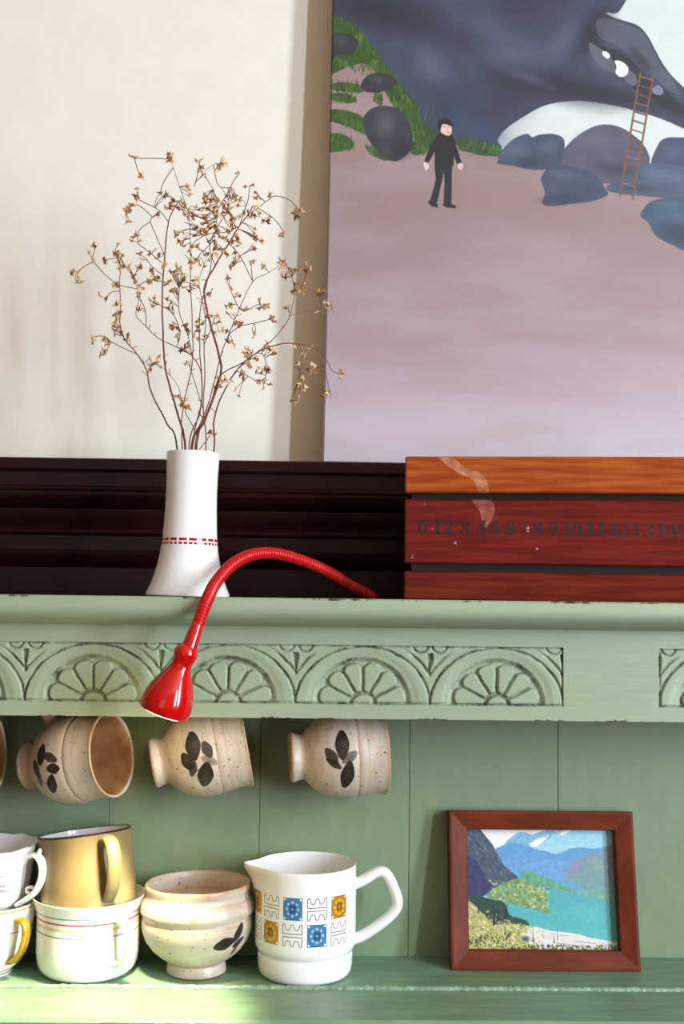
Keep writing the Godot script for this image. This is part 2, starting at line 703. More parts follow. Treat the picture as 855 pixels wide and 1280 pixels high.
func carved_panel(x0: float, x1: float, y0: float, y1: float, first_centre: float, pitch: float) -> ArrayMesh:
	var step := 0.0005
	var nx := int((x1 - x0) / step) + 1
	var ny := int((y1 - y0) / step) + 1
	var sx := (x1 - x0) / (nx - 1)
	var sy := (y1 - y0) / (ny - 1)
	var unit := pitch / 168.0
	var nz := FastNoiseLite.new()
	nz.seed = 5
	nz.frequency = 60.0
	var nb := FastNoiseLite.new()
	nb.seed = 8
	nb.frequency = 350.0
	var hs := PackedFloat32Array()
	hs.resize(nx * ny)
	var col := PackedColorArray()
	col.resize(nx * ny)
	var paint := PAINT.srgb_to_linear()
	var grime := Color(0.17, 0.125, 0.085).srgb_to_linear()
	var wob := FastNoiseLite.new()
	wob.seed = 2
	wob.frequency = 90.0
	for j in ny:
		var y := y0 + j * sy
		for i in nx:
			var x := x0 + i * sx
			var u := (x - first_centre) / pitch + 0.5
			var dx := (u - floorf(u) - 0.5) * 168.0 + 1.1 * wob.get_noise_2d(x, y)
			var dy := (y - y0) / unit + 0.9 * wob.get_noise_2d(x + 3.0, y)
			var c := carve(dx, maxf(dy, 0.0))
			var rim := minf(minf(x - x0, x1 - x), minf(y - y0, y1 - y)) / unit
			var gr := exp(-rim * rim / 1.2)
			var hgt := lerpf(c.x, 0.0, 1.0 - smoothstep(0.0, 1.4, rim)) - 0.8 * exp(-pow(rim - 1.6, 2.0))
			var stain := maxf(c.y, 0.75 * exp(-pow(rim - 1.5, 2.0)))
			var mess := nz.get_noise_2d(x, y) * 0.9 + nb.get_noise_2d(x, y) * 0.5
			var k := clampf(stain * (0.60 + mess * 1.7), 0.0, 0.85)
			hs[j * nx + i] = hgt * 0.0017 + nb.get_noise_2d(x, y) * 0.00005
			var tone := 1.0 + 0.05 * nz.get_noise_2d(x * 0.3, y)
			col[j * nx + i] = Color(paint.r * tone, paint.g * tone, paint.b * tone).lerp(grime, k)
	var v := PackedVector3Array()
	var nrm := PackedVector3Array()
	v.resize(nx * ny)
	nrm.resize(nx * ny)
	for j in ny:
		for i in nx:
			var k := j * nx + i
			v[k] = Vector3(x0 + i * sx, y0 + j * sy, -0.85 + hs[k])
			var gx := (hs[j * nx + mini(i + 1, nx - 1)] - hs[j * nx + maxi(i - 1, 0)]) / (2.0 * sx)
			var gy := (hs[mini(j + 1, ny - 1) * nx + i] - hs[maxi(j - 1, 0) * nx + i]) / (2.0 * sy)
			nrm[k] = Vector3(-gx, -gy, 1.0).normalized()
	var idx := PackedInt32Array()
	idx.resize((nx - 1) * (ny - 1) * 6)
	var w := 0
	for j in ny - 1:
		for i in nx - 1:
			var a := j * nx + i
			for q in [a, a + nx, a + 1, a + 1, a + nx, a + nx + 1]:
				idx[w] = q
				w += 1
	# a flat back and four sides make it a board of its own
	var base := v.size()
	for q in [[x0, y0], [x1, y0], [x1, y1], [x0, y1]]:
		v.append(Vector3(q[0], q[1], -0.85))
		v.append(Vector3(q[0], q[1], -0.857))
	for k in 8:
		nrm.append(Vector3(0, 0, -1))
		col.append(paint)
	for k in 4:
		var a := base + k * 2
		var b := base + ((k + 1) % 4) * 2
		idx.append_array([a, b, a + 1, b, b + 1, a + 1])
	idx.append_array([base + 1, base + 3, base + 5, base + 1, base + 5, base + 7])
	var arr := []
	arr.resize(Mesh.ARRAY_MAX)
	arr[Mesh.ARRAY_VERTEX] = v
	arr[Mesh.ARRAY_NORMAL] = nrm
	arr[Mesh.ARRAY_COLOR] = col
	arr[Mesh.ARRAY_INDEX] = idx
	var m := ArrayMesh.new()
	m.add_surface_from_arrays(Mesh.PRIMITIVE_TRIANGLES, arr)
	return m


# paint with chips worn through to brown wood along the lines at rows v (0..1)
func worn_paint(rows: Array, reach: float, amount: float, sd: int, hh: int, base := PAINT) -> StandardMaterial3D:
	var a := Art.new(2048, hh, base)
	var n := FastNoiseLite.new()
	n.seed = sd
	n.frequency = 0.012
	var f := FastNoiseLite.new()
	f.seed = sd + 1
	f.frequency = 0.09
	var st := FastNoiseLite.new()
	st.seed = sd + 2
	st.frequency = 0.01
	for y in hh:
		for x in 2048:
			var tone := 1.0 + 0.035 * st.get_noise_2d(x, y * 14.0)
			var c := Color(base.r * tone, base.g * tone, base.b * tone)
			for r in rows:
				var d := absf(y - r * hh)
				if d < reach * 2.5:
					var k := n.get_noise_2d(x, 0) * 1.6 + f.get_noise_2d(x, y) * 0.9 - 1.0 + amount - d / reach
					if k > 0.0:
						c = c.lerp(Color(0.27, 0.19, 0.13), minf(k * 6.0, 1.0))
					elif k > -0.12:
						c = c.lerp(Color(0.78, 0.80, 0.72), 0.4)
			a.im.set_pixel(x, y, c)
	var m := mat(Color.WHITE, 0.42)
	m.albedo_texture = a.tex()
	return m


func build_dresser() -> void:
	var d := thing("dresser", "sage green painted wooden dresser with carved lunette frieze above a plank-backed shelf", "dresser", Vector3(0, 0, -0.875))
	var L := -0.66
	var R := 0.72
	var top := P(427, 748.5, 0.82).y
	var y_cove := P(427, 784, 0.85).y
	var y_b1 := P(427, 806, 0.85).y
	var y_b0 := P(427, 880.5, 0.85).y
	var y_bot := P(427, 898.5, 0.85).y
	var y_shelf := P(427, 1194.5, 0.94).y
	var under := top - 0.018
	# top board with the cornice on its front edge
	wpart("top_board", box(Vector3(L, under, -0.955), Vector3(R, top, -0.842), 0.0008), M.frieze, d)
	var o := PackedVector2Array([Vector2(0.8425, top), Vector2(0.824, top), Vector2(0.8225, top - 0.0012)])
	var drop := top - y_cove
	for k in 17:
		var t := k / 16.0
		var x := 0.8195 + 0.0305 * pow(t, 3.2) + 0.003 * pow(1.0 - t, 3.0)
		o.append(Vector2(x, top - 0.0015 - (drop - 0.0015) * (1.0 - pow(1.0 - t, 1.25))))
	o.append(Vector2(0.8505, y_cove - 0.0003))
	o.append(Vector2(0.8505, under))
	o.append(Vector2(0.8425, under))
	var whole := 0.0
	for i in o.size():
		whole += o[i].distance_to(o[(i + 1) % o.size()])
	wpart("cornice", moulding(o, L, R, 35.0), worn_paint([0.0192 / whole], 2.8, 0.85, 21, 160), d)
	# frieze: rails and stiles round two sunk carved panels
	var pitch := P(537.5, 843, 0.85).x - P(369.5, 843, 0.85).x
	var px1 := P(704.5, 845, 0.85).x
	var px0 := px1 - pitch * 5.0
	var qx0 := P(823.5, 848, 0.85).x
	var qx1 := qx0 + pitch * 3.0
	wpart("frieze_rail", box(Vector3(L, y_b1, -0.858), Vector3(R, y_cove + 0.002, -0.85), 0.00001), M.frieze, d)
	wpart("frieze_rail", box(Vector3(L, y_bot, -0.858), Vector3(R, y_b0, -0.85), 0.00005), worn_paint([0.99], 9.0, 0.95, 33, 64), d)
	wpart("frieze_stile", box(Vector3(L, y_b0, -0.858), Vector3(px0, y_b1, -0.85), 0.00001), M.frieze, d)
	wpart("frieze_stile", box(Vector3(px1, y_b0, -0.858), Vector3(qx0, y_b1, -0.85), 0.00001), M.frieze, d)
	wpart("frieze_stile", box(Vector3(qx1, y_b0, -0.858), Vector3(R, y_b1, -0.85), 0.00001), M.frieze, d)
	wpart("frieze_backing", box(Vector3(L, y_bot + 0.001, -0.868), Vector3(R, under, -0.8578), 0.0005), M.backboard, d)
	wpart("carved_panel", carved_panel(px0, px1, y_b0, y_b1, px0 + pitch / 2, pitch), M.carved, d)
	wpart("carved_panel", carved_panel(qx0, qx1, y_b0, y_b1, qx0 + pitch / 2, pitch), M.carved, d)
	# back planks with a V groove between neighbours
	var g1 := P(323.5, 1050, 0.94).x
	var plank := P(511, 1050, 0.94).x - g1
	var x := g1 - plank * 4.0
	while x < R - 0.02:
		var l := maxf(x, L)
		var r := minf(x + plank, R)
		wpart("back_plank", box(Vector3(l + 0.0001, y_shelf - 0.004, -0.952), Vector3(r - 0.0001, under, -0.94), 0.0006), M.backboard, d)
		x += plank
	# shelf with its raised bead
	wpart("shelf", box(Vector3(L, y_shelf - 0.02, -0.955), Vector3(R, y_shelf, -0.7985), 0.002), M.shelf, d)
	var bead := PackedVector3Array()
	var br := PackedFloat32Array()
	var nb := FastNoiseLite.new()
	nb.frequency = 120.0
	var bd := 0.862
	for k in 1600:
		var bx := lerpf(L, R, k / 899.0)
		bead.append(Vector3(bx, y_shelf + 0.0001 + 0.0003 * nb.get_noise_2d(bx, 2.0), -bd))
		br.append(0.0025 + 0.0008 * nb.get_noise_2d(bx, 0.0))
	wpart("shelf_bead", tube(bead, br, 8, 1.0, Vector3.UP), brushed(Color(0.56, 0.68, 0.56), 0.4, Vector3(30, 30, 30), 0.75, 0.02), d)
	# ends and the closed base below, outside the picture
	wpart("side_panel", box(Vector3(L - 0.022, y_shelf - 0.02, -0.955), Vector3(L, top, -0.85), 0.001), M.frieze, d)
	wpart("side_panel", box(Vector3(R, y_shelf - 0.02, -0.955), Vector3(R + 0.022, top, -0.85), 0.001), M.frieze, d)
	wpart("base_cabinet", box(Vector3(L - 0.022, 0.0, -0.955), Vector3(R + 0.022, y_shelf - 0.0201, -0.82), 0.002), M.frieze, d)
	M.under = under
	M.y_shelf = y_shelf
	M.top = top


# ---------------------------------------------------------------- the big canvas
func build_painting() -> void:
	var s := 1.32
	# the canvas is painted in units close to one picture unit; it runs on above and to the right
	var x0 := 408.0
	var y0 := -330.0
	var wide := 860.0
	var tall := 912.0
	var a := Art.new(int(wide * s), int(tall * s), C("b39fa3"))
	# figures were measured on a slightly leaning view; this sets them square on the canvas
	var T := func(x: float, y: float) -> Vector2:
		var up := 578.0 - y
		return Vector2((x + (x - 427.0) * 0.000035 * (up - 338.0) - x0) * s, (578.0 - up * (1.0 + 0.00004 * up) - y0) * s)
	var TP := func(list: Array) -> PackedVector2Array:
		var out := PackedVector2Array()
		for k in range(0, list.size(), 2):
			out.append(T.call(list[k], list[k + 1]))
		return out
	var SM := func(list: Array) -> PackedVector2Array:
		var pts := []
		for k in range(0, list.size(), 2):
			pts.append(T.call(list[k], list[k + 1]))
		return curve2(pts, 5, true)
	# sand
	var n1 := FastNoiseLite.new()
	n1.seed = 4
	n1.frequency = 0.006
	n1.fractal_octaves = 3
	var n2 := FastNoiseLite.new()
	n2.seed = 14
	n2.frequency = 0.35
	var g := Gradient.new()
	g.offsets = PackedFloat32Array([0.0, 0.18, 0.3, 0.45, 0.62, 0.78, 0.9, 1.0])
	g.colors = PackedColorArray([C("97807f"), C("957e7d"), C("998385"), C("9f8a8f"), C("a48f96"), C("af9da7"), C("bbacb7"), C("c3b6c2")])
	for y in range(int((20 - y0) * s), a.h):
		var t := clampf(((y / s + y0) - 190.0) / 385.0, 0, 1)
		var row := g.sample(t)
		for x in a.w:
			var k := n1.get_noise_2d(x * 0.55, y * 2.1)
			var q := row
			if k > 0.05:
				q = q.lerp(C("93766e"), minf((k - 0.05) * 0.8, 0.3) * (1.0 - t * 0.7))
			else:
				q = q.lerp(C("bfb0bb"), minf(-k * 0.35, 0.15))
			var m := 1.0 + 0.02 * n2.get_noise_2d(x, y)
			a.im.set_pixel(x, y, Color(q.r * m, q.g * m, q.b * m))
	# sky, upper right and through the arch
	a.poly(TP.call([600, -335, 1275, -335, 1275, 240, 600, 190]), C("c9d4d6"), 1.0, 0.02, C("d3dbd8"))
	# sand of the slope on the left, under the rock
	# great dark rock with its arch
	var rock := C("3d4458")
	a.poly(SM.call([395, -340, 560, -345, 690, -300, 735, -190, 790, -60, 775, 0, 757, 4, 762, 9, 778, 14, 797, 20, 809, 32, 818, 48, 828, 66, 838, 80, 850, 92, 880, 120, 960, 190, 990, 230, 940, 200, 900, 172, 855, 150, 825, 138, 800, 131, 770, 124, 730, 119, 700, 121, 675, 128, 650, 143, 630, 158, 620, 172, 622, 182, 560, 178, 540, 168, 520, 145, 505, 118, 480, 85, 455, 52, 430, 30, 395, 15]), rock, 1.0, 0.09)
	var dark := C("20222e")
	var light := C("646d84")
	for b in [[470, 10, 110, 36, 0.1, 0.75, 0], [560, 40, 150, 26, 0.1, 0.35, 0], [600, 150, 80, 60, 0.4, 0.25, 0], [700, 100, 120, 34, 0.25, 0.7, 0], [640, 98, 60, 60, 0.6, 0.5, 0], [740, 30, 30, 60, 0.5, 0.75, 0], [560, 120, 40, 50, 0.6, 0.3, 0],
			[770, 112, 110, 18, 0.18, 0.65, 0], [845, 125, 60, 16, 0.5, 0.6, 0], [530, -120, 150, 120, 0.4, 0.5, 0], [660, -60, 90, 160, 0.3, 0.5, 0],
			[640, 60, 70, 44, 0.3, 0.55, 1], [535, 80, 50, 30, 0.7, 0.55, 1], [700, 45, 26, 50, 0.5, 0.45, 1], [600, 25, 60, 30, 0.2, 0.3, 1], [790, 35, 24, 14, 0.6, 0.5, 1], [745, 70, 26, 12, 0.7, 0.4, 1], [830, 84, 22, 12, 0.8, 0.4, 1], [660, 92, 50, 10, 0.35, 0.35, 1], [560, -30, 90, 40, 0.2, 0.4, 1],
			[600, 165, 42, 26, 0.2, 0.6, 2], [575, 150, 40, 30, 0.4, 0.45, 2], [570, 118, 40, 30, 0.5, 0.35, 2]]:
		var c: Color = [dark, light, C("3a4c6c")][b[6]]
		var at: Vector2 = T.call(b[0], b[1])
		a.blob(at.x, at.y, b[2] * s, b[3] * s, b[4], c, b[5])
	a.poly(SM.call([744, 16, 760, 12, 780, 18, 800, 26, 812, 42, 826, 68, 846, 94, 852, 108, 832, 98, 812, 80, 792, 60, 768, 46, 748, 36]), C("585c69"), 0.75, 0.08)
	a.blob(T.call(800, 62).x, T.call(800, 62).y, 30 * s, 9 * s, 0.85, dark, 0.55)
	# crease under the upper lip of rock, light boulders in it, two holes
	a.poly(SM.call([735, 40, 752, 48, 775, 54, 795, 70, 812, 90, 835, 104, 860, 128, 845, 130, 815, 112, 790, 100, 765, 78, 745, 62]), C("23252f"), 0.7, 0.1)
	a.poly(SM.call([735, 44, 748, 50, 764, 64, 769, 78, 764, 82, 750, 74, 738, 60]), C("5b5f6b"), 1.0, 0.1)
	a.poly(SM.call([783, 78, 793, 82, 797, 92, 792, 98, 780, 90]), C("595d69"), 1.0, 0.1)
	a.poly(SM.call([752, 55, 758, 55, 762, 60, 759, 64, 753, 60]), C("dde2e0"))
	a.poly(SM.call([768, 66, 777, 67, 785, 74, 784, 83, 776, 87, 769, 82, 770, 74]), C("dde2e0"))
	a.poly(SM.call([816, 100, 824, 96, 830, 102, 828, 108, 818, 107]), C("767d90"))
	# green slope
	var green := C("34501f")
	a.poly(SM.call([400, 25, 425, 24, 440, 34, 455, 50, 478, 80, 502, 112, 518, 138, 532, 158, 545, 168, 548, 184, 536, 190, 518, 176, 505, 160, 492, 138, 480, 120, 470, 98, 452, 80, 430, 84, 400, 92]), green, 1.0, 0.2)
	a.poly(TP.call([566, 172, 590, 172, 625, 180, 628, 193, 600, 192, 572, 186]), C("34502a"), 1.0, 0.2)
	a.poly(SM.call([405, 108, 425, 104, 445, 108, 448, 116, 425, 116, 405, 112]), C("3d5826"), 1.0, 0.2)
	a.poly(SM.call([405, 120, 425, 118, 440, 124, 436, 130, 415, 128]), C("3d5826"), 1.0, 0.2)
	a.poly(SM.call([405, 140, 430, 140, 452, 150, 456, 170, 430, 160, 405, 152]), C("395524"), 1.0, 0.2)
	a.poly(SM.call([405, 172, 425, 170, 440, 182, 430, 190, 405, 192]), C("395724"), 1.0, 0.2)
	a.poly(SM.call([455, 185, 470, 186, 488, 198, 478, 202, 460, 194]), C("395724"), 1.0, 0.2)
	a.poly(SM.call([505, 150, 520, 158, 528, 168, 515, 172, 505, 168]), C("395724"), 1.0, 0.2)
	a.poly(SM.call([506, 180, 522, 178, 532, 188, 515, 194]), C("395724"), 1.0, 0.2)
	a.poly(SM.call([494, 122, 506, 124, 516, 134, 500, 134]), C("395724"), 1.0, 0.2)
	for spot in [[440, 50, 10, 16, 0.6], [425, 80, 14, 6, 0.45], [462, 78, 8, 14, 0.35]]:
		var at: Vector2 = T.call(spot[0], spot[1])
		a.blob(at.x, at.y, spot[2] * s, spot[3] * s, 0.4, C("93a83f"), spot[4])
	for k in 900:
		var row: Array = [[410, 82, 470, 96], [470, 96, 505, 158], [505, 160, 548, 190], [405, 114, 447, 116], [405, 128, 440, 130], [405, 150, 455, 168], [405, 178, 440, 190], [570, 180, 627, 192], [455, 190, 488, 200], [420, 30, 545, 166], [495, 126, 515, 135], [506, 184, 532, 192], [465, 126, 472, 130]][k % 13]
		var t := rng.randf()
		var q: Vector2 = T.call(lerpf(row[0], row[2], t) + rng.randf_range(-3, 3), lerpf(row[1], row[3], t) + rng.randf_range(-8, 3))
		var tip := q + Vector2(rng.randf_range(-2.5, 2.5), -rng.randf_range(4, 10)) * s
		a.line(q, tip, 2.0, [C("2f4a20"), C("46662a"), C("5b7a33"), C("233a1c")][rng.randi() % 4], 0.75, 0.6)
	# boulders on the slope
	for b in [[[405, 46, 420, 41, 436, 45, 443, 54, 436, 66, 420, 70, 405, 72], "33333d"], [[446, 108, 452, 97, 464, 91, 480, 92, 492, 100, 486, 110, 468, 116, 452, 115], "34343e"], [[450, 152, 456, 140, 470, 133, 488, 134, 500, 141, 508, 154, 513, 174, 509, 190, 494, 202, 482, 200, 468, 189, 455, 172], "363742"]]:
		a.poly(SM.call(b[0]), C(b[1]), 1.0, 0.10)
	for b in [[478, 155, 22, 26, 0.2, 0.5, 1], [500, 185, 18, 22, 0.4, 0.6, 0], [466, 99, 14, 6, 0, 0.35, 1], [420, 52, 14, 10, 0, 0.3, 1]]:
		var at: Vector2 = T.call(b[0], b[1])
		a.blob(at.x, at.y, b[2] * s, b[3] * s, b[4], dark if b[6] == 0 else C("6a6c78"), b[5])
	# boulders under the arch
	for b in [[[694, 205, 700, 188, 716, 168, 738, 153, 757, 148, 778, 152, 798, 165, 810, 180, 813, 196, 800, 212, 770, 222, 730, 222, 705, 215], "565366"],
			[[620, 200, 625, 186, 640, 170, 657, 163, 664, 167, 672, 164, 690, 162, 703, 167, 705, 180, 700, 198, 686, 207, 660, 208, 640, 204, 622, 202], "434c62"],
			[[815, 196, 824, 172, 832, 164, 846, 162, 880, 164, 905, 180, 905, 215, 860, 215, 830, 205], "464e64"],
			[[758, 230, 776, 214, 800, 200, 815, 196, 840, 197, 880, 205, 930, 215, 930, 245, 880, 240, 840, 240, 810, 238, 778, 236], "4b596f"],
			[[676, 218, 686, 205, 705, 202, 730, 206, 748, 216, 757, 230, 760, 238, 738, 247, 715, 250, 690, 254, 678, 251, 681, 238, 678, 228], "414b60"],
			[[802, 262, 812, 247, 830, 240, 870, 236, 960, 236, 980, 330, 900, 320, 868, 310, 845, 300, 822, 288, 812, 272], "405369"]]:
		a.poly(SM.call(b[0]), C(b[1]), 1.0, 0.10)
	for b in [[640, 185, 22, 16, 0, 0.45, 1], [685, 178, 14, 10, 0, 0.4, 1], [660, 198, 30, 10, 0, 0.5, 0], [745, 170, 34, 16, 0, 0.4, 3], [770, 205, 46, 14, 0.1, 0.5, 0], [705, 214, 24, 8, 0.1, 0.5, 1], [700, 244, 40, 10, -0.1, 0.45, 0], [740, 232, 20, 10, 0.4, 0.3, 0],
			[828, 210, 30, 10, 0.1, 0.6, 1], [800, 228, 36, 8, 0, 0.5, 0], [835, 248, 26, 7, 0, 0.4, 1], [850, 285, 40, 20, 0.5, 0.45, 0], [845, 262, 30, 10, 0, 0.35, 1], [845, 180, 16, 10, 0, 0.3, 1]]:
		var at: Vector2 = T.call(b[0], b[1])
		var soft: float = 1.35 if b[6] != 0 else 1.0
		a.blob(at.x, at.y, b[2] * s * soft, b[3] * s * soft, b[4], [C("272d3e"), C("6f8198"), dark, C("7a7789")][b[6]], b[5] * (0.7 if b[6] != 0 else 1.0))
	# ladder
	var lad := C("7a5140")
	a.line(T.call(801, 79), T.call(776, 239), 3.2, lad)
	a.line(T.call(817, 84), T.call(792, 243), 3.2, lad)
	for k in 14:
		var t := (k + 0.5) / 14.0
		a.line(T.call(lerpf(801, 776, t), lerpf(79, 239, t)), T.call(lerpf(817, 792, t), lerpf(84, 243, t)), 2.6, C("6b4638") if k % 3 else C("8a6148"))
	# the walking man in black
	a.blob(T.call(572, 225).x, T.call(572, 225).y, 26 * s, 36 * s, 0, C("96786f"), 0.5)
	a.poly(TP.call([544, 166, 541, 172, 541, 206, 543, 224, 539, 240, 536, 252, 545, 254, 548, 238, 553, 214, 554, 228, 553, 253, 563, 254, 563, 236, 563, 210, 565, 196, 566, 176, 563, 168, 553, 164]), C("22242c"))
	a.poly(TP.call([541, 171, 536, 180, 530, 196, 528, 202, 533, 204, 538, 194, 541, 188]), C("1e2027"))
	a.poly(TP.call([564, 170, 568, 180, 573, 196, 575, 202, 570, 205, 567, 198, 564, 190]), C("1e2027"))
	a.poly(TP.call([544, 166, 553, 164, 563, 168, 565, 176, 565, 206, 556, 211, 542, 208, 541, 174]), C("1f2026"))
	a.poly(TP.call([533, 253, 537, 250, 546, 256, 546, 260, 538, 258]), C("22252f"))
	a.poly(TP.call([552, 256, 554, 253, 562, 254, 569, 257, 568, 260, 556, 259]), C("22252f"))
	a.poly(SM.call([527, 203, 532, 203, 534, 208, 531, 213, 528, 209]), C("dcc4c0"))
	a.poly(SM.call([571, 203, 576, 203, 577, 208, 573, 211, 570, 207]), C("dcb4ae"))
	a.poly(SM.call([548, 154, 555, 151, 561, 155, 562, 163, 559, 168, 553, 167, 548, 163]), C("dcbcb8"))
	a.poly(SM.call([544, 158, 545, 150, 551, 147, 558, 147, 562, 151, 562, 156, 556, 154, 550, 154, 548, 160, 546, 163]), C("1d1a1e"))
	a.line(T.call(551, 157), T.call(554, 157), 1.2, C("4a3a3a"))
	a.line(T.call(557, 157), T.call(560, 157), 1.2, C("4a3a3a"))
	a.line(T.call(556, 164), T.call(559, 164), 1.4, C("b0574f"))
	a.line(T.call(556.5, 158), T.call(557.5, 161.5), 1.0, C("c08f88"))
	var m := mat(Color.WHITE, 0.6)
	m.albedo_texture = a.tex()
	m.heightmap_enabled = true
	m.heightmap_scale = 0.012
	# canvas weave
	var weave := Image.create(256, 256, false, Image.FORMAT_L8)
	for y in 256:
		for x in 256:
			var k := sin(x * TAU / 8.0) * sin(y * TAU / 8.0)
			weave.set_pixel(x, y, Color(0.5 + 0.35 * k, 0.5, 0.5))
	var wt := ImageTexture.create_from_image(weave)
	var bump := NoiseTexture2D.new()
	var bn := FastNoiseLite.new()
	bn.frequency = 0.25
	bump.noise = bn
	bump.width = 1024
	bump.height = 1024
	m.heightmap_texture = bump
	var low_left := P(403.0, 578.0, 0.988)
	var up_left := P(415.5, 0.0, 1.0)
	var unit := 0.988 / F * 1.027
	var W := wide * unit
	var H := tall * unit
	var root := thing("painting", "large unframed canvas of a man in black on a beach below a dark rock arch", "painting", low_left)
	var up := Vector3(up_left.x - low_left.x, up_left.y - low_left.y, -0.010).normalized()
	var right := (Vector3.RIGHT - up * up.x).normalized()
	root.transform = Transform3D(Basis(right, up, right.cross(up)), low_left)
	var front := box(Vector3(0, 0, -0.0185), Vector3(W, H, 0), 0.0015)
	part("canvas", front, m, root)
	var bar := mat(Color(0.72, 0.60, 0.44), 0.7)
	part("stretcher", join([box(Vector3(0.001, 0.001, -0.026), Vector3(W - 0.001, 0.04, -0.0186)), box(Vector3(0.001, H - 0.04, -0.026), Vector3(W - 0.001, H - 0.001, -0.0186)),
		box(Vector3(0.001, 0.04, -0.026), Vector3(0.04, H - 0.04, -0.0186)), box(Vector3(W - 0.04, 0.04, -0.026), Vector3(W - 0.001, H - 0.04, -0.0186))]), bar, root)


# ---------------------------------------------------------------- wooden score board
func grain(w: int, h: int, a: Color, b: Color, sd: int) -> Art:
	var art := Art.new(w, h, a)
	var n := FastNoiseLite.new()
	n.seed = sd
	n.frequency = 0.02
	n.fractal_octaves = 4
	var f := FastNoiseLite.new()
	f.seed = sd + 5
	f.frequency = 0.12
	for y in h:
		for x in w:
			var k := 0.5 + n.get_noise_2d(x * 0.12, y * 1.5) * 0.9 + f.get_noise_2d(x * 0.08, y * 1.6) * 0.35
			art.im.set_pixel(x, y, a.lerp(b, clampf(k, 0, 1)))
	return art


func build_scoreboard() -> void:
	var d0 := 0.884
	var left := P(504.5, 751, d0)
	var top: float = M.top
	var root := thing("scoreboard", "red-brown wooden scoring board of three slats with faded numbers on the middle slat", "scoreboard", Vector3(left.x, top, -d0))
	root.rotation_degrees = Vector3(0, -8.5, -0.25)
	var W := 0.31
	var u := d0 / F
	var H := 179.5 * u
	var y := func(py: float) -> float: return (751.0 - py) * u
	# slats, top to bottom: front image rows
	var t1 := grain(1400, 144, C("8a3610"), C("b25c22"), 3)
	var t2 := grain(1400, 256, C("560f0b"), C("7a1d15"), 8)
	var t3 := grain(1400, 128, C("540f08"), C("74230f"), 15)
	for x in 1400:
		for yy in 144:
			if yy > 118:
				t1.im.set_pixel(x, yy, t1.im.get_pixel(x, yy).lerp(C("8c2f12"), (yy - 118) / 60.0))
	var pale := C("c89c86")
	var k := 1400.0 / (W / u)
	t1.poly(curve2([Vector2(42 * k, 4), Vector2(62 * k, 12), Vector2(76 * k, 50), Vector2(92 * k, 64), Vector2(102 * k, 100), Vector2(104 * k, 140), Vector2(92 * k, 140), Vector2(86 * k, 96), Vector2(70 * k, 72), Vector2(54 * k, 40)], 5, true), pale, 0.5, 0.5)
	t2.poly(curve2([Vector2(84 * k, 0), Vector2(106 * k, 0), Vector2(112 * k, 40), Vector2(108 * k, 80), Vector2(101 * k, 112), Vector2(96 * k, 90), Vector2(94 * k, 50)], 5, true), pale, 0.42, 0.5)
	for q in [[569, 681, 1.0], [659, 663, 1.4], [670, 688, 1.0], [516, 699, 0.8], [541, 663, 0.5], [531, 631, 0.5]]:
		for r in 6:
			t2.oval((q[0] - 506.0) * k + rng.randf_range(-4, 4) * q[2], (q[1] - 625.0) * 3.1 + rng.randf_range(-7, 7) * q[2], rng.randf_range(1, 2.6) * q[2], rng.randf_range(2, 5) * q[2], rng.randf() * 3.0, C("b9a9b2"), 0.7)
	var mats := []
	for t in [t1, t2, t3]:
		var m := mat(Color.WHITE, 0.36, 0.35)
		m.albedo_texture = t.tex()
		mats.append(m)
	var s1 := part("slat", box(Vector3(0, y.call(617.0), -0.016), Vector3(W, H, 0.0015), 0.0012), mats[0], root)
	var s2 := part("slat", box(Vector3(0, y.call(705.5), -0.016), Vector3(W, y.call(625.5), 0), 0.0012), mats[1], root)
	var s3 := part("slat", box(Vector3(0, 0, -0.016), Vector3(W, y.call(715.5), 0), 0.0012), mats[2], root)
	s2.set_meta("label", "middle slat with worn grey numbers")
	s1.set_meta("label", "paler orange top slat")
	part("back_batten", join([box(Vector3(0.004, 0.002, -0.024), Vector3(W - 0.004, H - 0.003, -0.0161))]), mat(C("332a25"), 0.7), root)
	var ink := mat(Color(0.16, 0.14, 0.15, 0.52), 0.6)
	ink.transparency = BaseMaterial3D.TRANSPARENCY_ALPHA
	var font := SystemFont.new()
	font.font_names = PackedStringArray(["Droid Serif"])
	font.font_weight = 700
	var spots := [529, 547, 562, 581, 602, 619, 637, 653, 671, 689, 713, 741, 769, 797, 826, 853]
	for i in 18:
		var tm := TextMesh.new()
		tm.text = str(i)
		tm.font = font
		tm.font_size = 32
		tm.pixel_size = 0.00046
		tm.depth = 0.0001
		var px: float = spots[i] if i < spots.size() else 853.0 + (i - 15) * 27.5
		var o := part("numeral", tm, ink, s2)
		o.position = Vector3((px - 506.0) * u, y.call(661.0 + (px - 529.0) * 0.004), 0.00012)


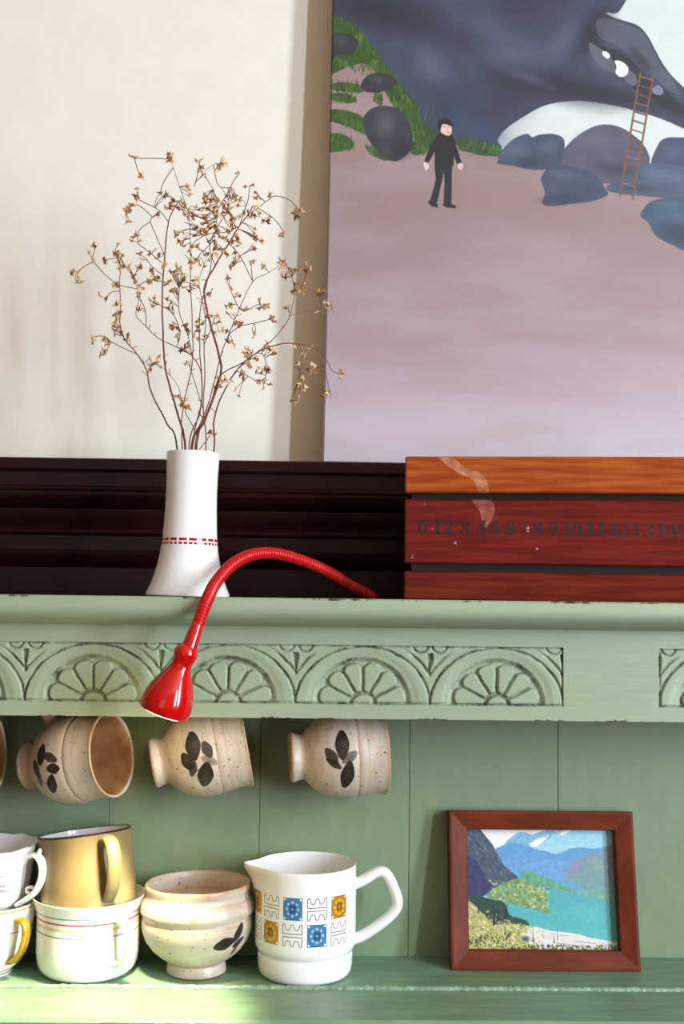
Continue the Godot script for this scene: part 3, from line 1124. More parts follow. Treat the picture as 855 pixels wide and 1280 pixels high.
# ---------------------------------------------------------------- vase
func build_vase() -> void:
	var d := 0.89
	var foot := P(234.5, 748, d)
	var u := d / F
	var top: float = M.top
	var prof := PackedVector2Array()
	var vs := PackedFloat32Array()
	var pts := [Vector2(0, 0), Vector2(48, 0), Vector2(51.5, 1.0), Vector2(52, 3), Vector2(47, 14), Vector2(43, 25), Vector2(39, 40), Vector2(36, 56), Vector2(34.2, 70), Vector2(33, 90), Vector2(32.2, 110), Vector2(31.8, 130), Vector2(32.1, 150), Vector2(32.9, 170), Vector2(33.3, 178), Vector2(33.0, 179.5), Vector2(32, 180), Vector2(31, 179.5), Vector2(30, 176), Vector2(29.4, 150), Vector2(29, 120), Vector2(31, 80), Vector2(38, 40), Vector2(44, 10), Vector2(40, 6), Vector2(0, 5)]
	for i in pts.size():
		prof.append(pts[i] * u)
		vs.append(1.0 - pts[i].y / 180.0 if i < 16 else 0.0)
	var a := Art.new(1024, 640, Color(0.93, 0.93, 0.935))
	for k in 17:
		var x := k * 60.2
		var y := 640.0 * (1.0 - 69.5 / 180.0)
		a.poly(PackedVector2Array([Vector2(x, y - 8), Vector2(x + 46, y - 8), Vector2(x + 46, y + 4), Vector2(x, y + 4)]), C("b0151f"))
		for q in 2:
			var qx := x + q * 30.1
			a.poly(PackedVector2Array([Vector2(qx, y + 10), Vector2(qx + 20, y + 10), Vector2(qx + 20, y + 20), Vector2(qx, y + 20)]), C("b0151f"))
	var m := mat(Color.WHITE, 0.14)
	m.albedo_texture = a.tex()
	var root := thing("vase", "flared white porcelain vase with a dashed red line round its waist", "vase", Vector3(foot.x, top, -d))
	root.rotation_degrees.z = -0.9
	part("body", lathe(prof, 64, vs), m, root)
	M.vase_at = root.position


# ---------------------------------------------------------------- dried stems
var head_meshes := []


func make_heads() -> void:
	# spiky dried calyces: open stars, half-closed cups and narrow buds
	for kind in 5:
		var v := PackedVector3Array()
		var idx := PackedInt32Array()
		var petals: int = [6, 5, 6, 3, 5][kind]
		var spread: float = [1.15, 0.8, 1.4, 0.25, 0.55][kind]
		var reach: float = [0.0031, 0.0034, 0.0028, 0.0040, 0.0036][kind]
		for p in petals:
			var a := TAU * p / petals + kind * 0.7
			var out := Vector3(cos(a) * sin(spread), cos(spread), sin(a) * sin(spread))
			var side := Vector3(-sin(a), 0, cos(a))
			var nrm := side.cross(out).normalized()
			var l := reach * (0.85 + 0.3 * sin(p * 2.3 + kind))
			var b := v.size()
			var wd := 0.00075 if kind != 3 else 0.0006
			v.append(out * 0.0003)
			v.append(out * l * 0.5 + side * wd + nrm * 0.0002)
			v.append(out * l - nrm * 0.0006)
			v.append(out * l * 0.5 - side * wd + nrm * 0.0002)
			v.append(out * l * 0.5 - nrm * 0.00045)
			idx.append_array([b, b + 1, b + 4, b + 1, b + 2, b + 4, b + 2, b + 3, b + 4, b + 3, b, b + 4, b, b + 3, b + 1, b + 3, b + 2, b + 1])
		var st := PackedVector3Array([Vector3(0, -0.0012, 0), Vector3(0, 0, 0), Vector3(0, 0.0009, 0)])
		tube_into(v, idx, st, [0.0003, 0.0008, 0.0004], 6)
		head_meshes.append(mesh_from(v, idx, PackedVector2Array(), 30.0, false))


func build_stems() -> void:
	make_heads()
	# each: label, thickness, main path (px, py, depth offset in mm), side branches, clusters of seed heads
	var stems := [
		["tallest dried stem on the left of the bunch, rising almost straight", 1.05,
			[[236, 700, 0], [232, 565, 2], [221.5, 516, 4], [207.6, 464, 6], [204, 425, 6], [203, 365, 5], [206, 321, 4], [210.6, 278, 2], [218.6, 259, 0], [226, 250, 0]],
			[[[211, 278, 2], [197.7, 262, 4], [175, 250, 6], [171, 240, 6]], [[204.7, 317, 4], [196, 297, 2], [187.8, 277, 0], [189, 270, 0], [171, 256, -2], [158, 262, -3]], [[187.8, 277, 0], [174, 288, 2], [172, 303, 3]], [[203, 352, 5], [187, 350, 2], [175, 356, 0]], [[204, 330, 4], [190, 318, 6], [172, 304, 8]], [[205, 345, 4], [192, 335, 1], [186, 328, 0]]],
			[171, 240, 171, 247, 157, 264, 164, 261, 159, 273, 196, 269, 212, 246, 216, 255, 210, 259, 226, 250, 169, 293, 170, 303, 176, 321, 191, 313, 199, 317, 187, 339, 187, 356, 175, 356, 208, 353, 202, 247, 205, 335, 192, 346]],
		["thick dark dried stem sweeping up to the right of the bunch", 1.25,
			[[238, 700, -4], [239, 565, -6], [256, 525, -8], [275.5, 469, -9], [273.4, 443, -8], [262.6, 404, -6], [256, 373, -5], [257, 354, -4], [269, 332, -3], [286, 304, -2], [299, 283, 0], [311, 267, 1], [316, 257, 2]],
			[[[311, 267, 1], [320, 262, 2], [335, 250, 4], [345, 245, 5], [362, 250, 6], [373, 262, 8]], [[316, 257, 2], [338, 270, 2], [351, 284, 3], [354, 296, 4]], [[299, 283, 0], [306, 262, -4], [310, 250, -5], [312, 232, -6]], [[286, 304, -2], [300, 320, 3], [316, 352, 5]], [[269, 332, -3], [262, 310, -8], [268, 290, -10], [282, 268, -11]], [[299, 283, 0], [283, 290, 2], [262, 292, 3], [240, 296, 4]]],
			[373, 263, 376, 268, 370, 268, 351, 296, 340, 247, 312, 232, 300, 255, 303, 267, 315, 263, 320, 262, 282, 267, 292, 281, 287, 303, 293, 303, 295, 312, 290, 327, 290, 333, 316, 290, 316, 297, 322, 299, 316, 307, 274, 295, 325, 245, 334, 275, 287, 279, 300, 295]],
		["dried stem arching far out to the left above the vase", 0.8,
			[[231, 700, 5], [221.5, 562, 8], [208.5, 529, 10], [189, 490, 12], [183.4, 464, 13], [172, 443, 13], [156.5, 425, 12], [150, 405, 11], [151, 388, 10], [149.5, 356, 9], [151, 335, 8]],
			[[[172, 443, 13], [154, 435, 11], [139, 427, 9], [128, 420, 8], [115, 422, 8]], [[139, 427, 9], [134, 436, 9], [129, 444, 9]], [[149.5, 357, 9], [133, 345, 6], [117, 327, 4], [115.5, 322, 4], [120, 307, 4]], [[117, 327, 4], [104, 334, 2], [95, 343, 2]], [[150, 364, 10], [140, 365, 7], [131.5, 373, 5]], [[151, 335, 8], [147, 322, 6], [144, 316, 5]]],
			[120, 307, 115, 322, 91.6, 344, 98, 342, 98, 354, 135, 323, 144, 319, 148, 312, 151, 335, 151, 325, 131, 373, 149, 357, 150, 378, 151, 388, 148, 396, 151, 406, 144, 406, 147, 415, 153, 419, 162, 425, 116, 425, 131, 427, 135, 425, 129, 443, 133, 440, 144, 413]],
		["dried stem drooping over to the right edge of the bunch", 0.8,
			[[246, 700, 2], [267, 568, 4], [267, 529, 4], [275.5, 499, 5], [295, 464, 7], [321, 441, 9], [351, 430, 11], [373, 430, 13], [390, 434, 14], [403, 443, 15], [411, 456, 16], [416, 464, 16], [424, 468, 16]],
			[[[321, 441, 9], [330, 445, 8], [333, 462, 8], [330, 480, 8]], [[373, 430, 13], [378, 445, 13], [374, 470, 13], [365, 500, 13]], [[403, 443, 15], [408, 470, 17], [412, 492, 18]], [[295, 464, 7], [304, 467, 5], [318, 475, 4]], [[300, 458, 7], [312, 450, 11], [316, 436, 12]]],
			[382, 447, 388, 460, 392, 455, 400, 460, 422, 468, 412, 494, 408, 492, 375, 477, 379, 470, 373, 490, 377, 485, 364, 503, 369, 498, 369, 458, 330, 432, 312, 438, 312, 456, 320, 450, 330, 464, 334, 481, 327, 476, 319, 477, 304, 469, 295, 490, 345, 443, 366, 430, 390, 432, 308, 446, 324, 467, 338, 436, 333, 459]],
		["forked dried stem reaching right towards the edge of the painting", 0.7,
			[[240, 700, -6], [245, 562, -8], [262, 510, -9], [275.5, 470, -9], [304, 453, -8], [338, 427, -4], [355, 408, 0], [362, 395, 3], [368.6, 370, 5], [377, 358, 6]],
			[[[362, 395, 3], [385, 388, 8], [403, 382, 12], [413, 382, 14]], [[403, 382, 12], [400, 374, 12], [401, 366, 12]], [[368, 370, 5], [366, 350, 4], [358, 332, 3]], [[377, 358, 6], [382, 345, 7], [380, 336, 8]]],
			[379, 336, 384, 334, 377, 360, 372, 362, 381, 360, 356, 330, 361, 334, 369, 360, 358, 388, 401, 367, 413, 382, 409, 381, 400, 389, 365, 342, 360, 345, 372, 340]],
		["slender dried stem with a pale branch fanning to the middle right", 0.6,
			[[241, 700, 4], [243, 566, 6], [262, 500, 8], [276, 445, 9], [286, 418, 9], [299, 386, 8], [316, 352, 6], [334, 342, 5], [351, 331, 4]],
			[[[316, 352, 6], [314.5, 340, 6], [314, 329, 6]], [[299, 386, 8], [308, 388, 12], [322, 381, 14], [327, 383, 14]], [[286, 418, 9], [300, 408, 4], [318, 404, 2], [338, 399, 0]], [[299, 386, 8], [292, 372, 8], [286, 356, 8]]],
			[314, 329, 327, 382, 331, 384, 338, 399, 321, 417, 308, 388, 332, 332, 286, 351, 286, 359, 297, 367, 281, 409, 297, 408, 286, 383, 288, 428, 289, 395, 349, 333]],
		["tall fine dried stem ending in a bent tip at the top left", 0.55,
			[[235, 700, -2], [228, 565, -3], [228, 516, -4], [240, 455, -6], [240, 400, -7], [238, 350, -8], [238, 310, -8], [236, 270, -8], [228, 244, -8], [216, 208, -8], [215, 197, -8]],
			[[[215, 198.5, -8], [190, 198, -6], [168, 198, -4]], [[216, 210, -8], [206, 225, -6], [201, 238, -6], [203, 246, -6]], [[168, 198, -4], [172, 212, -3], [176, 222, -3]], [[238, 310, -8], [246, 300, -10], [260, 292, -12]], [[236, 275, -8], [228, 262, -12], [224, 252, -12]]],
			[168, 198, 215, 193, 215, 197, 176, 221, 236, 237, 232, 267, 241, 271, 238, 266, 224, 291, 232, 295, 237, 321, 240, 329, 243, 325, 236, 240, 220, 255, 246, 282, 250, 290, 228, 300, 246, 296, 235, 310, 252, 271, 246, 262, 226, 262]],
		["fine dried stem rising to a forked tip at the top middle", 0.55,
			[[237, 700, -8], [240, 564, -10], [252, 500, -11], [250, 440, -12], [250, 390, -12], [262, 340, -12], [268, 300, -12], [272, 262, -12], [268, 240, -12], [256, 217, -12], [267, 206, -12], [275, 204, -12]],
			[[[256, 217, -12], [246, 226, -11], [243, 233, -10]], [[243, 233, -11], [247, 218, -10], [249.4, 207, -10]], [[267, 206, -12], [271, 228, -14], [276, 234, -14]], [[268, 300, -12], [254, 314, -9], [248, 320, -8]], [[272, 262, -12], [285, 240, -14], [292, 226, -15], [299, 217, -16]]],
			[249, 206, 249, 210, 275, 204, 279, 205, 299, 217, 257, 248, 262, 246, 271, 250, 257, 258, 266, 263, 261, 270, 261, 277, 265, 280, 269, 281, 258, 277, 287, 243, 283, 240, 291, 246, 293, 244, 259, 262, 268, 268, 276, 272, 282, 258, 270, 292, 282, 290, 290, 270, 264, 300, 278, 310, 284, 318, 273, 258, 288, 262, 261, 289, 271, 305, 247, 307, 254, 315, 266, 323, 254, 329, 290, 250]],
		["crooked dried stem crossing behind the middle of the bunch", 0.6,
			[[238, 700, 10], [236, 563, 14], [250, 516, 16], [252, 470, 17], [240, 445, 18], [221, 434, 18], [197, 422, 18], [182.5, 408, 17], [170, 393, 16], [174, 370, 15], [165, 340, 14]],
			[[[182.5, 408, 17], [182, 390, 15], [176, 375, 14]], [[221, 434, 18], [225, 415, 20], [214, 390, 20], [191, 378, 20]], [[165, 342, 14], [158, 335, 12], [152, 327, 12]], [[240, 445, 18], [235, 420, 21], [224, 390, 21], [224, 360, 21]]],
			[152, 326, 152, 331, 165, 337, 174, 337, 168, 349, 152, 357, 176, 373, 191, 379, 175, 385, 192, 378, 214, 388, 214, 406, 219, 409, 229, 409, 234, 432, 230, 441, 224, 424, 224, 335, 227, 347, 216, 343, 221, 346, 232, 351, 216, 363, 212, 375, 219, 367, 236, 412]],
		["straight pale dried stem standing upright in the middle of the vase", 0.6,
			[[243, 700, 0], [257, 566, 0], [254, 512, 0], [256, 470, 0], [255, 430, 0], [257, 400, 1], [252, 372, 2], [249, 350, 2], [260, 318, 3]],
			[[[255, 430, 0], [262, 416, -3], [268, 398, -4]], [[257, 400, 1], [248, 408, 3], [244, 415, 4]], [[254, 512, 0], [244, 480, 4], [236, 455, 5]], [[252, 372, 2], [261, 368, 0], [266, 360, 0]]],
			[249, 363, 262, 367, 250, 406, 250, 424, 266, 414, 260, 418, 268, 396, 256, 395, 244, 415, 272, 408, 236, 455, 246, 350, 239, 361, 231, 358]],
		["short dried stem carrying low seed heads just above the vase mouth", 0.5,
			[[237, 700, -12], [246, 566, -14], [244, 540, -14], [232, 516, -14], [228, 503, -14], [222, 482, -13], [206, 462, -12], [194, 455, -11]],
			[[[244, 540, -14], [256, 520, -16], [268, 492, -17], [277, 478, -17]], [[246, 566, -14], [260, 548, -17], [265, 538, -17]]],
			[228, 503, 225, 498, 265, 538, 190, 452, 194, 450, 189, 461, 199, 456, 278, 477, 273, 481, 284, 476, 230, 510]],
	]
	for s in stems:
		var d0 := 0.888
		var main := []
		for q in s[2]:
			main.append(P(q[0], q[1], d0 + q[2] * 0.001))
		# the foot of the stem stands inside the vase, near its floor
		var foot: Vector3 = M.vase_at
		main[0] = Vector3(clampf(main[0].x, foot.x - 0.012, foot.x + 0.012), foot.y + 0.012, clampf(main[0].z, foot.z - 0.012, foot.z + 0.012))
		var base: Vector3 = main[0]
		var root := thing("dried_stem", s[0], "dried flower", base, "dried flower stems in the white vase")
		var line := curve(main, 7)
		var radii := PackedFloat32Array()
		for i in line.size():
			line[i] -= base
			line[i] += Vector3(rng.randf_range(-1, 1), 0, rng.randf_range(-1, 1)) * 0.0002
			radii.append(0.0009 * s[1] * lerpf(1.0, 0.36, float(i) / line.size()))
		part("stalk", tube(line, radii, 6), M.stem, root)
		var v := PackedVector3Array()
		var idx := PackedInt32Array()
		var near := PackedVector3Array()
		for i in range(line.size() / 2, line.size()):
			near.append(line[i])
		for b in s[3]:
			var pts := []
			for q in b:
				pts.append(P(q[0], q[1], d0 + q[2] * 0.001) - base)
			var c := curve(pts, 5)
			tube_into(v, idx, c, 0.00036, 5)
			for q in c:
				near.append(q)
		var marks: Array = s[4]
		for k in range(0, marks.size(), 2):
			var count := 3 if rng.randf() < 0.35 else 2
			# the cluster hangs at the depth of the branch nearest to it
			var rough := P(marks[k], marks[k + 1], d0) - base
			var best := near[0]
			for q in near:
				if Vector2(q.x - rough.x, q.y - rough.y).length_squared() < Vector2(best.x - rough.x, best.y - rough.y).length_squared():
					best = q
			var centre := P(marks[k], marks[k + 1], -(best.z + base.z)) - base
			for h in count:
				var at := centre + Vector3(rng.randf_range(-1, 1), rng.randf_range(-1, 1), rng.randf_range(-1.5, 1.5)) * 0.0027
				var bend := best.lerp(at, 0.5) + Vector3(rng.randf_range(-1, 1), rng.randf_range(-0.3, 1), rng.randf_range(-1, 1)) * 0.0015
				if best.distance_to(at) > 0.0012:
					tube_into(v, idx, curve([best, bend, at], 4), 0.00026, 4)
				var kind := rng.randi() % 5
				var o := part("seed_head", head_meshes[kind], M.heads[rng.randi() % 4], root)
				var away := (at - best).normalized() if best.distance_to(at) > 0.0006 else Vector3(rng.randf_range(-1, 1), 1, rng.randf_range(-1, 1)).normalized()
				away = (away + Vector3(rng.randf_range(-1, 1), rng.randf_range(-1, 0.6), rng.randf_range(-0.4, 1.4)) * 0.6).normalized()
				var side := away.cross(Vector3(0.3, 0.2, 0.9)).normalized()
				var sc := rng.randf_range(0.9, 1.4)
				o.transform = Transform3D(Basis(side, away, side.cross(away)) * sc, at)
		# a few bare whiskers low on the stalk
		for k in 5:
			var i := rng.randi_range(line.size() / 5, line.size() * 4 / 5)
			var tip := line[i] + Vector3(rng.randf_range(-1, 1), rng.randf_range(0.2, 1), rng.randf_range(-1, 1)) * 0.005
			tube_into(v, idx, PackedVector3Array([line[i], tip]), 0.0003, 4)
		part("twigs", mesh_from(v, idx, PackedVector2Array(), 70.0, false), M.twig, root)


# ---------------------------------------------------------------- red clip lamp
func build_lamp() -> void:
	var top: float = M.top
	var clip := Vector3(P(468, 742, 0.966).x, top - 0.045, -0.9595)
	var root := thing("clip_lamp", "glossy red gooseneck lamp bent over the dresser front, its bell-shaped head lit", "lamp", clip)
	var neck := []
	var spots := [[468, 752, 0.967], [462, 744, 0.966], [440, 732, 0.957], [410, 714.5, 0.941], [380, 701.5, 0.924], [345, 692, 0.904], [315, 693.5, 0.883], [290, 706, 0.861], [270, 728, 0.838], [258, 752, 0.816], [250.5, 772, 0.806], [246, 785, 0.801]]
	neck.append(clip + Vector3(0, 0.028, -0.007))
	for q in spots:
		neck.append(P(q[0], q[1], q[2]))
	# evenly spaced points so that the rings of the gooseneck are even
	var raw := curve(neck, 16)
	var total := 0.0
	for i in raw.size() - 1:
		total += raw[i].distance_to(raw[i + 1])
	var pts := PackedVector3Array()
	var rad := PackedFloat32Array()
	var step := 0.00032
	var run := 0.0
	var want := 0.0
	for i in raw.size() - 1:
		var l := raw[i].distance_to(raw[i + 1])
		while want <= run + l:
			pts.append(raw[i].lerp(raw[i + 1], (want - run) / l) - clip)
			rad.append(0.0042 + 0.0006 * cos(want / 0.0029 * TAU))
			want += step
		run += l
	part("gooseneck", tube(pts, rad, 18, 1.0, Vector3.ZERO, 80.0), M.neck, root)
	var a := P(247.5, 780, 0.802) - clip
	var b := P(236.5, 810, 0.798) - clip
	part("sleeve", tube(PackedVector3Array([a, a.lerp(b, 0.05), a.lerp(b, 0.5), b]), [0.0043, 0.0048, 0.0053, 0.0056], 24), M.red, root)
	# head: turned about an axis that leans left and a little towards the room
	var u := 0.80 / F
	var tip := P(236.5, 806, 0.798) - clip
	var mouth := P(204.5, 890, 0.8005) - clip
	var axis := (mouth - tip).normalized()
	var long := tip.distance_to(mouth) / u
	var shape := [[0, 0], [7, 0.3], [10.5, 1.5], [13, 4.5], [14.6, 9], [14.8, 13], [13.8, 17.5], [12.6, 22], [12.8, 27], [15, 33], [19, 40], [24, 49], [28, 58], [30.8, 67], [32.2, 75], [32.4, 80], [31.6, 85], [30.4, 87.2], [29.4, 87.2], [28.8, 85], [29.3, 78], [26, 62], [19, 46], [8, 36], [0, 35]]
	var prof := PackedVector2Array()
	for q in shape:
		prof.append(Vector2(q[0], q[1] * long / 87.0) * u)
	var side := axis.cross(Vector3(0, 0, 1)).normalized()
	var head_basis := Basis(side, axis, side.cross(axis))
	var head := part("lamp_head", lathe(prof, 64), M.red, root)
	head.transform = Transform3D(head_basis, tip)
	var glow := mat(Color(1, 0.97, 0.9), 0.4)
	glow.emission_enabled = true
	glow.emission = Color(1.0, 0.90, 0.66)
	glow.emission_energy_multiplier = 9.0
	var lens := part("light_disc", lathe(PackedVector2Array([Vector2(0, 82), Vector2(28.4, 82), Vector2(29.2, 84), Vector2(29.0, 86.8), Vector2(26, 88.6), Vector2(18, 90.0), Vector2(0, 90.6)].map(func(q): return Vector2(q.x, q.y * long / 87.0) * u)), 40), glow, head)
	lens.set_meta("label", "white glowing lamp mouth")
	# clip on the back edge of the dresser top
	part("clip", join([box(Vector3(-0.012, -0.002, -0.0145), Vector3(0.012, 0.034, 0.0043), 0.001)]), M.red, root)
	var spot := SpotLight3D.new()
	spot.name = "lamp_beam"
	spot.light_color = Color(1.0, 0.93, 0.78)
	spot.light_energy = 0.25
	spot.spot_angle = 37.0
	spot.spot_angle_attenuation = 0.45
	spot.spot_range = 4.0
	spot.light_size = 0.012
	spot.shadow_enabled = true
	root.add_child(spot)
	spot.position = tip + axis * (96.0 * u * long / 87.0)
	var aim := Vector3(-0.27, -1.0, 0.0).normalized()
	spot.basis = Basis.looking_at(aim, Vector3(0, 0, 1))
	# the stray light that leaves the mouth sideways
	var stray := OmniLight3D.new()
	stray.name = "lamp_glow"
	stray.light_color = Color(1.0, 0.88, 0.62)
	stray.light_energy = 0.004
	stray.omni_range = 3.0
	stray.light_size = 0.012
	stray.shadow_enabled = true
	root.add_child(stray)
	stray.position = spot.position


# ---------------------------------------------------------------- stoneware
const SPECK := Color(0.42, 0.26, 0.15)


func stoneware(art: Art, bands: Array) -> void:
	var n := FastNoiseLite.new()
	n.seed = 3
	n.frequency = 0.006
	var f := FastNoiseLite.new()
	f.seed = 4
	f.frequency = 0.05
	for y in art.h:
		for x in art.w:
			var k := 0.5 + 0.6 * n.get_noise_2d(x, y * 4.0) + 0.2 * f.get_noise_2d(x, y * 3.0)
			var c := C("b0a08f").lerp(C("cabcae"), clampf(k, 0, 1))
			for b in bands:
				var d: float = absf(y - b[0]) / b[1]
				if d < 1.0:
					c = c.lerp(C("a9794c"), (1.0 - d) * b[2] * (0.7 + 0.6 * f.get_noise_2d(x * 0.4, y)))
			art.im.set_pixel(x, y, c)
	for k in 210:
		var r := rng.randf_range(1.6, 3.2) if rng.randf() < 0.8 else rng.randf_range(3.2, 5.0)
		art.oval(rng.randf() * art.w, rng.randf() * art.h, r, r * rng.randf_range(0.7, 1.2), 0, SPECK.lerp(C("a06a38"), rng.randf()), 0.75)


# brush-drawn flower: petals as [right, up, half-length, half-width, lean in degrees, strength]; right runs to the rim
func flower(art: Art, cx: float, cy: float, petals: Array, upright := false) -> void:
	for p in petals:
		var x: float = cx + p[0] if upright else cx - p[1] * 0.86
		var y: float = cy - p[1] if upright else cy + p[0] * 0.86
		var lean: float = -deg_to_rad(p[4]) if upright else -deg_to_rad(p[4]) + PI / 2
		art.oval(x, y, p[2] * 1.15, p[3] * 1.15, lean, C("211a17"), p[5], 0.5, 0.45)
		art.oval(x + 3, y + 3, p[2] * 0.55, p[3] * 0.5, lean, C("4a3626"), p[5] * 0.45, 0.6, 0.4)
		for k in 4:
			art.oval(x + rng.randf_range(-p[2], p[2]) * 0.8, y + rng.randf_range(-p[3], p[3]), 3.5, 2.0, lean, C("2b211b"), p[5] * 0.6)


func mug_material(petals: Array, sd: int) -> StandardMaterial3D:
	rng.seed = sd
	var a := Art.new(1024, 384, Color.WHITE)
	stoneware(a, [[4, 12, 0.8], [46, 10, 0.5], [262, 7, 0.55], [300, 6, 0.4], [378, 9, 0.9]])
	flower(a, 256, 172, petals)
	var m := mat(Color.WHITE, 0.4)
	m.albedo_texture = a.tex()
	return m


func mug_mesh() -> ArrayMesh:
	var pts := [[0, 1], [15, 1], [16, 0], [18.4, 0.2], [19.4, 1.4], [19.2, 3], [18.2, 6], [17.6, 9], [18.2, 11.5], [21, 14], [25.5, 18.5], [29.5, 24], [32.2, 30], [33.8, 37], [34.2, 43], [34.0, 48], [33.6, 50.3], [33.0, 51.2], [33.4, 52.4], [33.3, 55], [32.4, 60], [31.9, 65], [32.1, 70], [32.9, 73.6], [33.0, 74.8], [32.4, 75.4], [31.4, 75.2], [30.4, 73.4], [29.6, 66], [30.4, 56], [31.2, 44], [29.5, 30], [24, 18], [15, 11], [0, 9]]
	var prof := PackedVector2Array()
	var vs := PackedFloat32Array()
	for i in pts.size():
		prof.append(Vector2(pts[i][0], pts[i][1]) * 0.001)
		vs.append(clampf(pts[i][1] / 75.4, 0.002, 0.998) if i < 26 else 0.9)
	var warp := func(q: Vector3, a: float, row: int) -> Vector3:
		var k := 1.0 + 0.006 * sin(2.0 * a + row * 0.2) + 0.004 * sin(3.0 * a + 1.0)
		return Vector3(q.x * k, q.y, q.z * k)
	return lathe(prof, 72, vs, warp)


func build_hanging_mugs() -> void:
	var body := mug_mesh()
	var inside := mat(Color(0.66, 0.50, 0.36), 0.5)
	inside.albedo_texture = noise_tex(0.03, Color(0.85, 0.8, 0.74), Color.WHITE, 256, 16)
	var clay := mat(Color(0.80, 0.72, 0.62), 0.42)
	clay.albedo_texture = noise_tex(0.03, Color(0.85, 0.8, 0.74), Color.WHITE, 256, 6)
	var under: float = M.under
	# [foot px, foot py, depth, axis, petals, label]
	var list := [
		[-128.0, 950.0, 0.897, Vector3(0.99, 0.10, 0.12), [[0, 60, 36, 18, 85, 0.9]], "stoneware mug hanging at the far left edge, only its rim in view"],
		[37.0, 957.0, 0.905, Vector3(0.92, 0.17, 0.33), [[-6, 52, 36, 20, 100, 0.95], [44, 34, 32, 15, 25, 0.8], [56, -14, 26, 17, 5, 0.95], [28, -84, 38, 20, 112, 0.95], [-44, -8, 34, 17, 80, 0.85], [-34, -60, 30, 14, 100, 0.6]], "speckled stoneware mug hanging with its open mouth turned to the room, beside the lamp"],
		[190.0, 954.0, 0.896, Vector3(0.98, 0.19, -0.10), [[4, 66, 50, 27, 92, 0.97], [64, 38, 30, 18, 70, 0.85], [66, -10, 30, 15, 30, 0.35], [38, -72, 46, 28, 105, 0.97], [-32, 0, 36, 20, 70, 0.9], [-12, -36, 28, 14, 110, 0.8]], "speckled stoneware mug hanging with its brown flower right below the red lamp head"],
		[362.0, 947.0, 0.896, Vector3(0.995, 0.055, -0.10), [[28, 70, 50, 25, 92, 0.97], [-22, 20, 36, 18, 60, 0.85], [60, 14, 32, 16, 150, 0.55], [46, -66, 50, 24, 102, 0.97], [-14, -10, 30, 13, 35, 0.8]], "speckled stoneware mug hanging farthest right, mouth turned away"],
	]
	for i in list.size():
		var q: Array = list[i]
		var axis: Vector3 = q[3].normalized()
		var foot := P(q[0], q[1], q[2])
		var root := thing("hanging_mug", q[5], "mug", foot, "speckled stoneware mugs hanging under the dresser top")
		var x := (Vector3.UP - axis * axis.y).normalized()
		root.basis = Basis(x, axis, x.cross(axis))
		part("body", body, mug_material(q[4], 40 + i), root)
		part("lining", lathe(PackedVector2Array([Vector2(0.0308, 0.0742), Vector2(0.0301, 0.0732), Vector2(0.0293, 0.0660), Vector2(0.0301, 0.0560), Vector2(0.0309, 0.0440), Vector2(0.0292, 0.0301), Vector2(0.0237, 0.0182), Vector2(0.0148, 0.0113), Vector2(0, 0.0093),
			Vector2(0, 0.0088), Vector2(0.015, 0.0108), Vector2(0.024, 0.0178), Vector2(0.0297, 0.0299), Vector2(0.0314, 0.044), Vector2(0.0306, 0.056), Vector2(0.0298, 0.066)]), 56), inside, root)
		part("handle", tube(curve([Vector3(0.031, 0.058, 0), Vector3(0.040, 0.060, 0), Vector3(0.050, 0.053, 0), Vector3(0.054, 0.042, 0), Vector3(0.050, 0.030, 0), Vector3(0.041, 0.023, 0), Vector3(0.0305, 0.026, 0)], 8), 0.0036, 12, 1.7, Vector3(0, 0.6, 0.8)), clay, root)
		# brass cup hook in the underside of the top board: part of the dresser
		var eye := root.transform * Vector3(0.0515, 0.042, 0)
		var hook := []
		for k in 12:
			var a := PI * 0.5 + PI * 1.45 * k / 11.0
			hook.append(Vector3(eye.x, eye.y, eye.z) + Vector3(0, -sin(a + PI / 2) * 0.0085 + 0.0015, cos(a + PI / 2) * 0.0085))
		var up := Vector3(eye.x, under, eye.z)
		var line := [up, up.lerp(eye + Vector3(0, 0.0105, 0), 0.7)]
		for k in 10:
			var a := deg_to_rad(90.0 + 27.0 * k)
			line.append(eye + Vector3(0, 0.0015, 0) + Vector3(0, sin(a), cos(a)) * 0.0085)
		var d: Node3D = get_node("dresser")
		wpart("cup_hook", tube(curve(line, 4), 0.0013, 8), M.brass, d)


func strap(pts: Array, r: float, flat: float, up: Vector3) -> ArrayMesh:
	return tube(curve(pts, 8), r, 14, flat, up)


